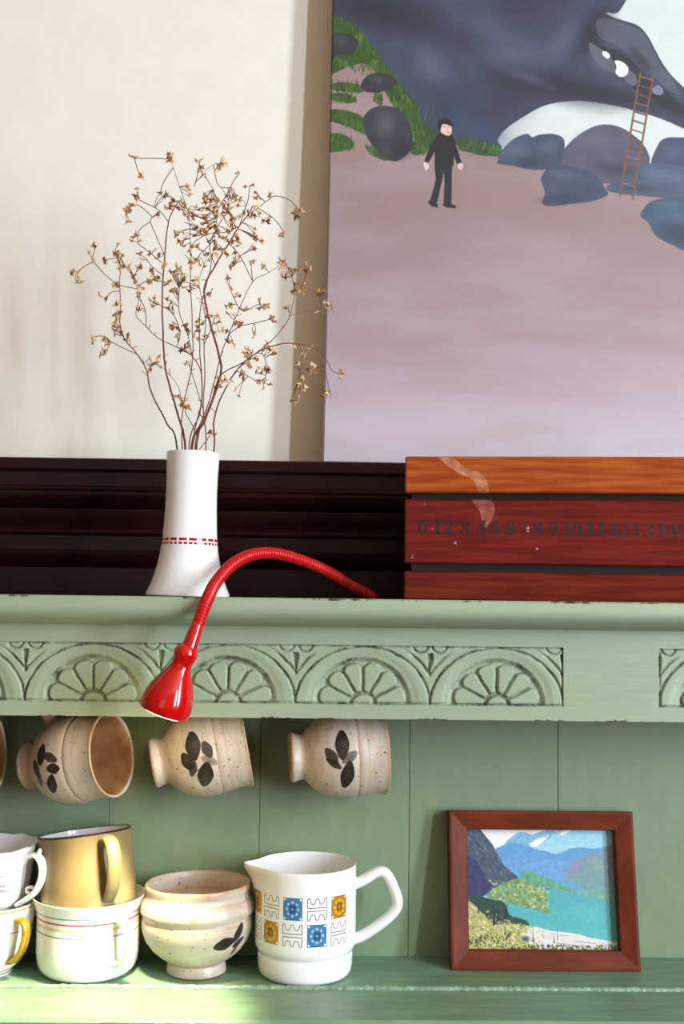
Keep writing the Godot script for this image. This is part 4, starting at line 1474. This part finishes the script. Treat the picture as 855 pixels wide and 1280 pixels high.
func build_shelf_crockery() -> void:
	var s: float = M.y_shelf
	# bowl, the same stoneware, on the shelf
	rng.seed = 77
	var a := Art.new(1280, 384, Color.WHITE)
	stoneware(a, [[4, 14, 0.8], [60, 8, 0.5], [150, 10, 0.55], [330, 10, 0.6], [380, 10, 0.8]])
	a.oval(1280 * 0.755, 108, 12, 9, 0.3, C("c98a3e"), 0.6, 0.4)
	a.oval(1280 * 0.70, 62, 10, 6, 0.3, C("c98a3e"), 0.4, 0.4)
	for p in [[-30, 0, 46, 27, 12, 0.97], [30, 34, 44, 18, 60, 0.95], [40, -8, 32, 16, 30, 0.9], [34, -40, 26, 10, 80, 0.7]]:
		a.oval(1280 * 0.873 + p[0], 214 - p[1], p[2], p[3], -deg_to_rad(p[4]), C("1f1a1a"), p[5], 0.5, 0.4)
	var bp := [[0, 1.5], [17, 1.5], [18.5, 0], [22, 0.2], [23.2, 1.5], [22.6, 6], [21.6, 8.5], [23, 10.3], [28, 13], [34.5, 18.5], [39.5, 25.5], [42.3, 33], [43, 39], [42.6, 42.3], [42.0, 43.6], [42.6, 45], [44, 47], [44.3, 50], [43.4, 54], [41.2, 58], [40.2, 60.5], [40.6, 63], [41.4, 65.5], [41.4, 67.4], [40.5, 68.4], [39.4, 68], [38.3, 65], [37.6, 60], [39.3, 54], [40, 46], [39, 36], [34, 22], [24, 14], [0, 11]]
	var prof := PackedVector2Array()
	var vs := PackedFloat32Array()
	for i in bp.size():
		prof.append(Vector2(bp[i][0], bp[i][1]) * 0.001)
		vs.append(clampf(1.0 - bp[i][1] / 68.4, 0.002, 0.998) if i < 25 else 0.03 + 0.39 * (i - 25) / 9.0)
	var warp := func(q: Vector3, an: float, row: int) -> Vector3:
		var k := 1.0 + 0.008 * sin(2.0 * an + row * 0.15) + 0.003 * sin(5.0 * an + row * 0.6)
		return Vector3(q.x * k, q.y * (1.0 + 0.012 * sin(an + 0.8)), q.z * k)
	var bm := mat(Color.WHITE, 0.36)
	bm.albedo_texture = a.tex()
	var c := P(246, 1205, 0.902)
	var bowl := thing("bowl", "speckled cream stoneware bowl with rust spots, standing between striped cup and white jug", "bowl", Vector3(c.x, s, -0.900))
	part("body", lathe(prof, 80, vs, warp), bm, bowl)

	# white cup with coloured stripes
	var st := Art.new(64, 512, Color(0.93, 0.93, 0.92))
	for b in [[0.16, 9, "77758a", 0.8], [0.235, 11, "b0404c", 0.95], [0.31, 20, "dcbc86", 0.7], [0.40, 9, "748478", 0.85]]:
		var y: float = b[0] * 512
		st.poly(PackedVector2Array([Vector2(0, y - b[1] / 2.0), Vector2(64, y - b[1] / 2.0), Vector2(64, y + b[1] / 2.0), Vector2(0, y + b[1] / 2.0)]), C(b[2]), b[3])
	var cm := mat(Color.WHITE, 0.14)
	cm.albedo_texture = st.tex()
	var cp := [[0, 1], [26, 1], [28, 0], [30, 0.3], [33.5, 2], [36.6, 5.5], [38.4, 10], [39.2, 17], [39.3, 28], [39.4, 40], [39.8, 46], [41, 51.5], [42.8, 56.4], [43.6, 58.4], [43.3, 59.2], [42.5, 59.1], [41, 56.5], [38.8, 51], [37.3, 46], [36.8, 38], [36.6, 14], [33, 6], [0, 5]]
	prof = PackedVector2Array()
	vs = PackedFloat32Array()
	for i in cp.size():
		prof.append(Vector2(cp[i][0], cp[i][1]) * 0.001)
		vs.append(clampf(1.0 - cp[i][1] / 59.2, 0.002, 0.998) if i < 14 else 0.9)
	c = P(110.5, 1200, 0.902)
	var cup := thing("striped_cup", "white flared cup with thin red and grey stripes, carrying the yellow mug", "cup", Vector3(c.x, s, -0.899))
	cup.rotation_degrees.y = 47
	part("body", lathe(prof, 72, vs), cm, cup)
	# its handle is turned to the right front
	part("handle", strap([Vector3(0.037, 0.046, 0), Vector3(0.046, 0.0475, 0), Vector3(0.055, 0.043, 0), Vector3(0.058, 0.033, 0), Vector3(0.053, 0.022, 0), Vector3(0.045, 0.0155, 0), Vector3(0.0375, 0.0145, 0)], 0.0026, 1.7, Vector3(0, 1, 0)), M.ceramic, cup)
	cup.rotation_degrees.y = -47

	# yellow mug standing askew in the striped cup
	var glaze := mat(Color(0.54, 0.475, 0.325), 0.4)
	glaze.albedo_texture = noise_tex(0.02, Color(0.90, 0.88, 0.82), Color.WHITE, 256, 12)
	var yp := [[0, 1.2], [30, 1.2], [31.5, 0], [34.5, 0.6], [36.2, 2.6], [36.6, 6], [36.4, 20], [36.2, 40], [36.1, 57.5]]
	prof = PackedVector2Array()
	for q in yp:
		prof.append(Vector2(q[0], q[1]) * 0.001)
	var out_wall := prof.duplicate()
	out_wall.append_array([Vector2(0.0352, 0.0576), Vector2(0.0345, 0.020), Vector2(0.034, 0.006), Vector2(0, 0.005)])
	c = P(113, 1135, 0.90)
	var mug := thing("yellow_mug", "mustard yellow mug with a dark rim, leaning inside the striped white cup", "mug", Vector3(c.x, s + 0.0478, -0.8985))
	mug.rotation_degrees = Vector3(-6.0, 0, 6.8)
	part("body", lathe(out_wall, 72), glaze, mug)
	part("lining", lathe(PackedVector2Array([Vector2(0.0351, 0.0580), Vector2(0.0344, 0.0578), Vector2(0.0338, 0.054), Vector2(0.0336, 0.020), Vector2(0.031, 0.0075), Vector2(0, 0.0065), Vector2(0, 0.0052), Vector2(0.0338, 0.0062), Vector2(0.0344, 0.02)]), 64), M.ceramic, mug)
	part("rim", lathe(PackedVector2Array([Vector2(0.0361, 0.0570), Vector2(0.0364, 0.0578), Vector2(0.0358, 0.0586), Vector2(0.0350, 0.0585), Vector2(0.0350, 0.0574), Vector2(0.0361, 0.0570)]), 64), mat(Color(0.22, 0.12, 0.13), 0.3), mug)
	var turn := Basis(Vector3.UP, deg_to_rad(-56))
	var hp := []
	for q in [Vector3(0.0345, 0.0495, 0), Vector3(0.043, 0.0535, 0), Vector3(0.050, 0.050, 0), Vector3(0.0525, 0.040, 0), Vector3(0.050, 0.028, 0), Vector3(0.044, 0.016, 0), Vector3(0.0355, 0.009, 0)]:
		hp.append(turn * q)
	part("handle", tube(curve(hp, 8), 0.0032, 14, 1.7, Vector3(0, 1, 0)), glaze, mug)

	# two teacups, one in the other, at the left edge
	c = P(-14, 1190, 0.902)
	var lower := thing("gilded_cup", "white teacup with gold handle and gold lines, lower cup at the left edge", "cup", Vector3(c.x, s, -0.896))
	var tp := [[0, 1.5], [15, 1.5], [16, 0], [19, 0], [19.8, 1.2], [19.4, 3], [22, 5], [27, 10], [31, 18], [33.5, 28], [35, 38], [36.2, 46], [37.6, 52], [38, 54.2], [37.4, 54.6], [36.5, 53], [34.5, 44], [32.5, 30], [27, 13], [18, 6], [0, 5]]
	prof = PackedVector2Array()
	vs = PackedFloat32Array()
	for i in tp.size():
		prof.append(Vector2(tp[i][0], tp[i][1]) * 0.001)
		vs.append(clampf(1.0 - tp[i][1] / 54.6, 0.002, 0.998) if i < 14 else 0.5)
	var gt := Art.new(512, 512, Color(0.93, 0.93, 0.93))
	for b in [[0.035, 12.0], [0.34, 7.0], [0.96, 9.0], [0.90, 4.0]]:
		gt.poly(PackedVector2Array([Vector2(0, b[0] * 512 - b[1] / 2), Vector2(512, b[0] * 512 - b[1] / 2), Vector2(512, b[0] * 512 + b[1] / 2), Vector2(0, b[0] * 512 + b[1] / 2)]), C("8f6a34"), 0.9)
	# feathery gold marks where the handle meets the cup
	for q in [[0.865, 0.20], [0.885, 0.78]]:
		for k in 7:
			var an := -1.2 + k * 0.4
			gt.line(Vector2(q[0] * 512, q[1] * 512), Vector2(q[0] * 512 - cos(an) * 26, q[1] * 512 + sin(an) * 40), 2.0, C("a08252"), 0.8)
	var gm := mat(Color.WHITE, 0.14)
	gm.albedo_texture = gt.tex()
	part("body", lathe(prof, 72, vs), gm, lower)
	turn = Basis(Vector3.UP, deg_to_rad(-38))
	hp = []
	for q in [Vector3(0.035, 0.045, 0), Vector3(0.041, 0.0465, 0), Vector3(0.0465, 0.042, 0), Vector3(0.046, 0.032, 0), Vector3(0.041, 0.022, 0), Vector3(0.034, 0.0155, 0), Vector3(0.0285, 0.013, 0)]:
		hp.append(turn * q)
	part("handle", tube(curve(hp, 8), 0.0021, 14, 1.8, Vector3(0, 1, 0)), M.gold, lower)

	c = P(-14, 1100, 0.90)
	var upper := thing("flowered_cup", "white scalloped teacup with painted flowers, stacked in the cup at the left edge", "cup", Vector3(c.x, s + 0.0465, -0.896))
	upper.rotation_degrees.z = 2.5
	tp = [[0, 1.5], [17, 1.5], [18, 0], [21, 0], [22, 1.2], [22.5, 3.5], [27, 7], [31, 13], [33.5, 21], [35.5, 31], [37.6, 40], [39.8, 47.5], [40.4, 49.6], [39.8, 50], [38.6, 47.5], [36, 39], [33.8, 28], [29.5, 13], [20, 6], [0, 5]]
	prof = PackedVector2Array()
	vs = PackedFloat32Array()
	for i in tp.size():
		prof.append(Vector2(tp[i][0], tp[i][1]) * 0.001)
		vs.append(clampf(1.0 - tp[i][1] / 50.0, 0.002, 0.998) if i < 13 else 0.7)
	var scallop := func(q: Vector3, an: float, _row: int) -> Vector3:
		var t := smoothstep(0.02, 0.05, q.y)
		var k := 1.0 + 0.008 * t * cos(an * 12.0)
		return Vector3(q.x * k, q.y + 0.0005 * t * cos(an * 12.0), q.z * k)
	var ft := Art.new(1024, 512, Color(0.93, 0.93, 0.94))
	ft.poly(PackedVector2Array([Vector2(0, 500), Vector2(1024, 500), Vector2(1024, 512), Vector2(0, 512)]), C("9a7a48"))
	ft.poly(PackedVector2Array([Vector2(0, 0), Vector2(1024, 0), Vector2(1024, 6), Vector2(0, 6)]), C("b89a62"), 0.8)
	for base in [0.16, 0.49, 0.835]:
		for q in [[0, 0.58, 20, 15, "a8654a"], [14, 0.52, 16, 12, "7a70a0"], [26, 0.60, 14, 12, "6f6898"], [-14, 0.40, 16, 9, "c98a66"], [8, 0.36, 11, 8, "9a90b8"], [-6, 0.47, 10, 8, "8b80ac"], [-26, 0.55, 14, 7, "8fa070"], [30, 0.50, 14, 5, "8fa070"]]:
			ft.oval(base * 1024 + q[0], q[1] * 512, q[2], q[3], 0.3, C(q[4]), 0.8, 0.4)
	var fm := mat(Color.WHITE, 0.14)
	fm.albedo_texture = ft.tex()
	part("body", lathe(prof, 96, vs, scallop), fm, upper)
	turn = Basis(Vector3.UP, deg_to_rad(-24))
	hp = []
	for q in [Vector3(0.0355, 0.037, 0), Vector3(0.040, 0.0425, 0), Vector3(0.0485, 0.0445, 0), Vector3(0.0535, 0.038, 0), Vector3(0.053, 0.028, 0), Vector3(0.047, 0.0175, 0), Vector3(0.039, 0.0115, 0), Vector3(0.0305, 0.0065, 0)]:
		hp.append(turn * q)
	part("handle", tube(curve(hp, 8), 0.0021, 14, 2.1, Vector3(0, 1, 0)), M.ceramic, upper)
	var spur := turn * Vector3(0.0495, 0.0447, 0)
	part("thumb_rest", tube(PackedVector3Array([spur, spur + turn * Vector3(0.002, 0.0035, 0), spur + turn * Vector3(0.0022, 0.0052, 0)]), [0.0022, 0.0017, 0.0008], 10), M.ceramic, upper)
	var scroll := []
	for q in [Vector3(0.0475, 0.0185, 0), Vector3(0.0435, 0.0205, 0), Vector3(0.0395, 0.0195, 0), Vector3(0.0395, 0.0165, 0), Vector3(0.0425, 0.0165, 0)]:
		scroll.append(turn * q)
	part("scroll", tube(curve(scroll, 6), 0.0013, 10, 1.5, Vector3(0, 1, 0)), M.ceramic, upper)


# ---------------------------------------------------------------- patterned jug
func build_jug() -> void:
	var s: float = M.y_shelf
	var r := 0.0395
	var hgt := 0.0838
	var tw := 1536
	var th := 512
	var a := Art.new(tw, th, Color(0.93, 0.93, 0.93))
	var grey := C("57555c")
	var uh := th / hgt
	for k in range(-7, 3):
		var deg := -14.2 + 27.5 * k
		var u := 0.75 + deg / 360.0
		u -= floorf(u)
		var cx := u * tw
		for row in 2:
			var cy: float = [0.0258, 0.0452][row] * uh
			var hw := 0.0075 / (TAU * r) * tw
			var hh := 0.0082 * uh
			if (k + row + 14) % 2 == 0:
				# coloured square with a rosette
				var blue := posmod(k + row * 1, 4) == 0 or posmod(k + row * 1, 4) == 1 and row == 1
				if row == 0:
					blue = posmod(k, 4) == 0
				else:
					blue = posmod(k, 4) == 1
				var base := C("4f86ad") if blue else C("c08420")
				var deep := C("2c5078") if blue else C("7c521c")
				var hi := C("9cc4d8") if blue else C("dcb04c")
				a.poly(PackedVector2Array([Vector2(cx - hw, cy - hh), Vector2(cx + hw, cy - hh), Vector2(cx + hw, cy + hh), Vector2(cx - hw, cy + hh)]), deep)
				a.poly(PackedVector2Array([Vector2(cx - hw + 2, cy - hh + 3), Vector2(cx + hw - 2, cy - hh + 3), Vector2(cx + hw - 2, cy + hh - 3), Vector2(cx - hw + 2, cy + hh - 3)]), base)
				a.oval(cx, cy, hw * 0.92, hh * 0.92, 0, deep, 0.55)
				a.oval(cx, cy, hw * 0.84, hh * 0.84, 0, base)
				for q in 8:
					var an := TAU * q / 8.0
					a.oval(cx + cos(an) * hw * 0.6, cy + sin(an) * hh * 0.6, hw * 0.13, hh * 0.13, 0, hi)
				for q in 4:
					var an := TAU * (q + 0.5) / 4.0
					a.oval(cx + cos(an) * hw * 0.26, cy + sin(an) * hh * 0.3, hw * 0.2, hh * 0.24, 0, deep, 0.8)
					a.oval(cx + cos(an) * hw * 1.2, cy + sin(an) * hh * 1.2, hw * 0.11, hh * 0.11, 0, C("e6e8e6"))
				a.oval(cx, cy, hw * 0.09, hh * 0.09, 0, hi)
			else:
				# two outlined combs: one open upwards, one downwards
				for half in 2:
					var sg := -1.0 if half == 0 else 1.0
					var y0 := cy + sg * hh * 0.14
					var y1 := cy + sg * hh * 0.98
					var f := func(x: float, y: float) -> Vector2: return Vector2(cx + x * hw, lerpf(y0, y1, y))
					var line := [f.call(-1.0, 0.0), f.call(-1.0, 1.0), f.call(-0.78, 1.0), f.call(-0.70, 0.6), f.call(-0.5, 0.38), f.call(-0.3, 0.42), f.call(-0.2, 0.62), f.call(-0.14, 0.95), f.call(0.0, 0.98), f.call(0.14, 0.95), f.call(0.2, 0.62), f.call(0.3, 0.42), f.call(0.5, 0.38), f.call(0.70, 0.6), f.call(0.78, 1.0), f.call(1.0, 1.0), f.call(1.0, 0.0), f.call(-1.0, 0.0)]
					a.path(line, 3.4, grey, 0.9)
	var m := mat(Color.WHITE, 0.14)
	m.albedo_texture = a.tex()
	var jp := [[0, 1], [29, 1], [31, 0], [33.5, 0.2], [35.4, 1.8], [36.4, 4.5], [36.9, 8], [37.1, 13], [37.1, 16.2], [36.7, 17.4], [36.5, 18.2], [37.0, 19.2], [38.6, 21.5], [39.3, 24.5], [39.5, 30], [39.5, 45], [39.5, 60], [39.4, 72], [39.3, 80], [39.1, 82.8], [38.5, 83.8], [37.6, 83.4], [37.0, 81.5], [36.8, 70], [36.6, 40], [36.2, 20], [33.5, 8], [0, 5]]
	var prof := PackedVector2Array()
	var vs := PackedFloat32Array()
	for i in jp.size():
		prof.append(Vector2(jp[i][0], jp[i][1]) * 0.001)
		vs.append(clampf(1.0 - jp[i][1] / 83.8, 0.002, 0.998) if i < 21 else 0.05)
	# the lip runs out into a spout on the left, a little to the front
	var warp := func(q: Vector3, an: float, _row: int) -> Vector3:
		var off := absf(wrapf(an - deg_to_rad(172), -PI, PI))
		var t := smoothstep(0.056, 0.0838, q.y)
		var k := exp(-off * off / 0.075) * t * t
		var dir := Vector3(cos(deg_to_rad(172)), 0, sin(deg_to_rad(172)))
		return q + dir * k * 0.0105 + Vector3(0, k * 0.0012, 0)
	var c := P(381, 1210, 0.90)
	var jug := thing("jug", "white milk jug with blue and ochre squares and outlined combs printed round it", "jug", Vector3(c.x, s, -0.900))
	part("body", lathe(prof, 96, vs, warp), m, jug)
	part("handle", strap([Vector3(0.037, 0.067, 0), Vector3(0.045, 0.0705, 0), Vector3(0.055, 0.0765, 0), Vector3(0.0615, 0.0765, 0), Vector3(0.0665, 0.070, 0), Vector3(0.0715, 0.058, 0), Vector3(0.0715, 0.050, 0), Vector3(0.065, 0.042, 0), Vector3(0.053, 0.033, 0), Vector3(0.044, 0.0275, 0), Vector3(0.037, 0.025, 0)], 0.0043, 1.35, Vector3(0, 1, 0)), M.ceramic, jug)


# ---------------------------------------------------------------- framed landscape
func landscape() -> Art:
	var a := Art.new(740, 613, C("9ccbe0"))
	var n := a.nz
	n.frequency = 0.03
	var S := func(list: Array) -> PackedVector2Array:
		var pts := []
		for k in range(0, list.size(), 2):
			pts.append(Vector2(list[k] - 45.0, list[k + 1] - 42.0))
		return curve2(pts, 4, true)
	var B := func(x: float, y: float, rx: float, ry: float, rot: float, c: String, al: float) -> void:
		a.blob(x - 45.0, y - 42.0, rx, ry, rot, C(c), al)
	a.poly(S.call([40, 30, 800, 30, 800, 220, 40, 220]), C("8cc4dd"), 1.0, 0.06, C("a9d3e2"))
	a.poly(S.call([120, 30, 420, 30, 470, 60, 380, 80, 320, 66, 270, 100, 210, 155, 180, 130, 130, 60]), C("e9eaea"), 1.0, 0.05)
	a.poly(S.call([250, 130, 290, 90, 340, 68, 380, 80, 440, 60, 500, 60, 460, 100, 420, 130, 330, 160]), C("7fb0d3"), 1.0, 0.1)
	a.poly(S.call([365, 130, 400, 105, 440, 92, 465, 80, 440, 110, 405, 138, 380, 142]), C("e6ecee"))
	a.poly(S.call([515, 75, 545, 58, 575, 48, 565, 64, 530, 84]), C("e4ecef"))
	a.poly(S.call([420, 150, 520, 172, 560, 150, 600, 140, 560, 180, 480, 190]), C("b5dbe6"), 0.8)
	# ranges
	a.poly(S.call([190, 180, 230, 140, 275, 122, 320, 128, 380, 150, 440, 160, 500, 175, 560, 150, 620, 142, 690, 148, 760, 132, 800, 130, 800, 400, 190, 400]), C("5f97cb"), 1.0, 0.05, C("6aa5c6"))
	a.poly(S.call([200, 200, 300, 190, 400, 205, 500, 200, 560, 230, 520, 300, 400, 300, 260, 290]), C("6d9fd2"), 0.8, 0.12)
	a.poly(S.call([530, 270, 560, 230, 610, 195, 660, 175, 720, 160, 800, 150, 800, 480, 700, 400, 600, 330, 540, 300]), C("7f93a3"), 1.0, 0.07, C("6aa39b"))
	B.call(580, 240, 70, 40, -0.6, "9a82b8", 0.7)
	B.call(690, 230, 70, 50, 0.3, "8aa389", 0.6)
	# the wide blue-green sea inlet
	a.poly(S.call([240, 400, 300, 300, 360, 270, 440, 300, 520, 330, 600, 370, 700, 390, 800, 420, 800, 640, 240, 560]), C("4ea3b0"), 1.0, 0.05, C("5cb4b4"))
	a.poly(S.call([310, 280, 360, 262, 420, 285, 480, 312, 560, 345, 610, 372, 560, 368, 470, 345, 380, 325]), C("63a07e"), 0.9, 0.2)
	a.poly(S.call([540, 345, 600, 360, 680, 350, 760, 380, 760, 420, 690, 395, 620, 385]), C("7aa88f"), 0.7, 0.2)
	B.call(620, 470, 140, 60, 0.2, "66bcbf", 0.5)
	# dark crag on the left
	a.poly(S.call([40, 30, 110, 40, 150, 85, 185, 130, 210, 180, 240, 235, 280, 270, 315, 305, 270, 310, 230, 330, 190, 360, 120, 395, 40, 420]), C("45566a"), 1.0, 0.2)
	for k in 260:
		var t := rng.randf()
		var x := 50.0 + rng.randf() * (60.0 + 200.0 * t)
		var y := 45.0 + 270.0 * t
		if x < 110.0 + (y - 40.0) * 0.72:
			var q := Vector2(x - 45, y - 42)
			a.line(q, q + Vector2(rng.randf_range(4, 16), rng.randf_range(8, 26)), rng.randf_range(2, 5), [C("2e3a52"), C("7c92a8"), C("64805c"), C("95a9b8"), C("3d4a70")][rng.randi() % 5], 0.55, 1.0)
	a.poly(S.call([40, 210, 90, 205, 120, 240, 150, 300, 200, 350, 130, 385, 40, 420]), C("3a3d6a"), 0.9, 0.3)
	# sunlit village ridge
	a.poly(S.call([150, 385, 220, 330, 300, 300, 350, 310, 420, 345, 450, 385, 440, 430, 460, 470, 380, 450, 300, 430, 220, 410]), C("7d9c68"), 1.0, 0.3)
	for k in 240:
		var q := Vector2(rng.randf_range(170, 450) - 45, 0)
		q.y = lerpf(320, 440, rng.randf()) - 42 + (q.x - 250) * 0.12
		a.oval(q.x, q.y, rng.randf_range(3, 11), rng.randf_range(2, 6), rng.randf_range(-0.8, 0.8), [C("d8d7a8"), C("b9bd6a"), C("4f7350"), C("6d9468"), C("86aea0")][rng.randi() % 5], 0.7)
	# dark trees, then the flowery foreground and the white terraces
	a.poly(S.call([50, 400, 100, 385, 170, 400, 240, 420, 262, 480, 330, 500, 350, 530, 260, 520, 180, 520, 100, 460, 50, 440]), C("2c4a44"), 1.0, 0.15)
	a.poly(S.call([45, 425, 85, 425, 120, 460, 180, 520, 260, 520, 340, 530, 380, 560, 400, 620, 780, 640, 790, 670, 40, 670]), C("b5ae74"), 1.0, 0.25)
	a.poly(S.call([330, 560, 380, 535, 450, 552, 560, 565, 680, 592, 790, 612, 790, 650, 560, 650, 440, 640, 360, 620]), C("dcd8d2"), 1.0, 0.06)
	for k in 420:
		var x := rng.randf_range(48, 420)
		var y := rng.randf_range(435 + maxf(0, (x - 80)) * 0.35, 655)
		a.oval(x - 45, y - 42, rng.randf_range(2, 8), rng.randf_range(2, 5), rng.randf() * 3.0, [C("e2d9a4"), C("6f7d3e"), C("c8b84e"), C("ece6cc"), C("85905a")][rng.randi() % 5], 0.75)
	for k in 520:
		var x := rng.randf_range(48, 785)
		var y := rng.randf_range(570 if x < 260 else 622, 658)
		a.oval(x - 45, y - 42, rng.randf_range(2, 7), rng.randf_range(2, 5), rng.randf() * 3.0, [C("2a3a2c"), C("3f5230"), C("c9bf62"), C("24302c"), C("5b6b3a")][rng.randi() % 5], 0.8)
	for q in [[112, 425, 470, 8], [183, 405, 530, 12], [205, 415, 510, 14], [240, 420, 500, 18], [236, 530, 575, 6], [258, 550, 580, 6], [370, 530, 610, 5], [470, 560, 615, 6], [487, 525, 600, 4]]:
		var x: float = q[0] - 45.0
		a.poly(PackedVector2Array([Vector2(x, q[1] - 42.0), Vector2(x + q[3] / 2.0, q[2] - 42.0), Vector2(x - q[3] / 2.0, q[2] - 42.0)]), C("22332f") if q[3] > 5 else C("5a4636"))
	for q in [[567, 602, 670, 614], [480, 612, 640, 632], [500, 574, 540, 578], [620, 578, 660, 586], [700, 612, 780, 640]]:
		a.line(Vector2(q[0] - 45, q[1] - 42), Vector2(q[2] - 45, q[3] - 42), 3.0, C("6d7a86"), 0.8)
	a.blob(335 - 45, 592 - 42, 30, 20, 0, C("33436a"), 0.9)
	# brush marks: each takes up the colour beside it, so that edges break up as in paint
	for k in 5200:
		var p := Vector2(rng.randf() * 736.0, rng.randf() * 520.0)
		var q := (p + Vector2(rng.randf_range(-9, 9), rng.randf_range(-7, 7))).clamp(Vector2.ZERO, Vector2(739, 612))
		var c := a.im.get_pixel(int(q.x), int(q.y))
		var m := rng.randf_range(0.86, 1.14)
		var an := rng.randf_range(-0.5, 0.3) if p.x > 230.0 else rng.randf_range(0.4, 1.3)
		var l := rng.randf_range(5, 15)
		a.line(p, p + Vector2(cos(an), sin(an)) * l, rng.randf_range(2.0, 4.5), Color(c.r * m, c.g * m, c.b * rng.randf_range(0.9, 1.1)), 0.6, 1.0)
	return a


func build_framed_picture() -> void:
	var bl := P(563.5, 1213, 0.905)
	var br := P(801, 1213.5, 0.905)
	var tl := P(559.5, 1012.5, 0.9262)
	var s: float = M.y_shelf
	var W := br.x - bl.x
	var up := Vector3(0, tl.y - bl.y, tl.z - bl.z)
	var H := up.length()
	up = up.normalized()
	var root := thing("picture_frame", "small mitred wooden frame with a mountain and sea landscape print, leaning on the backboard", "picture", Vector3(bl.x, s, bl.z))
	root.basis = Basis(Vector3.RIGHT, up, Vector3.RIGHT.cross(up))
	var t := 0.0150
	var wood := mat(Color.WHITE, 0.48, 0.3)
	var gt := grain(512, 96, C("54200f"), C("74301a"), 31)
	wood.albedo_texture = gt.tex()
	# four mitred rails: flat outer edge, face falling towards the picture
	for k in 4:
		var a := [Vector2(0, 0), Vector2(W, 0), Vector2(W, H), Vector2(0, H)][k] as Vector2
		var b := [Vector2(W, 0), Vector2(W, H), Vector2(0, H), Vector2(0, 0)][k] as Vector2
		var dir := (b - a).normalized()
		var inn := Vector2(-dir.y, dir.x)
		var long := a.distance_to(b)
		# section: distance inwards, height of the face
		var sec := [[0.0, -0.0125], [0.0, 0.0005], [0.0006, 0.0013], [0.0022, 0.0014], [t - 0.0008, -0.0012], [t, -0.0020], [t, -0.0125]]
		var v := PackedVector3Array()
		for e in 2:
			for q in sec:
				var at: Vector2 = a + inn * q[0] + dir * (q[0] if e == 0 else long - q[0])
				v.append(Vector3(at.x, at.y, q[1]))
		var idx := PackedInt32Array()
		var uv := PackedVector2Array()
		var m := sec.size()
		for i in m:
			var j := (i + 1) % m
			idx.append_array([i, m + i, j, j, m + i, m + j])
			var v0 := float(i) / m
			var v1 := float(i + 1) / m
			uv.append_array([Vector2(0, v0), Vector2(1, v0), Vector2(0, v1), Vector2(0, v1), Vector2(1, v0), Vector2(1, v1)])
		for i in range(1, m - 1):
			idx.append_array([0, i, i + 1])
			idx.append_array([m, m + i + 1, m + i])
			for q in 6:
				uv.append(Vector2(0.5, 0.5))
		part("frame_rail", mesh_from(v, idx, uv, 15.0), wood, root)
	var pm := mat(Color.WHITE, 0.35)
	pm.albedo_texture = landscape().tex()
	part("print", box(Vector3(t - 0.002, t - 0.002, -0.0104), Vector3(W - t + 0.002, H - t + 0.002, -0.0096), 0.0001), pm, root)
	part("backing", box(Vector3(0.004, 0.004, -0.0124), Vector3(W - 0.004, H - 0.004, -0.0105), 0.0003), mat(Color(0.45, 0.36, 0.26), 0.8), root)
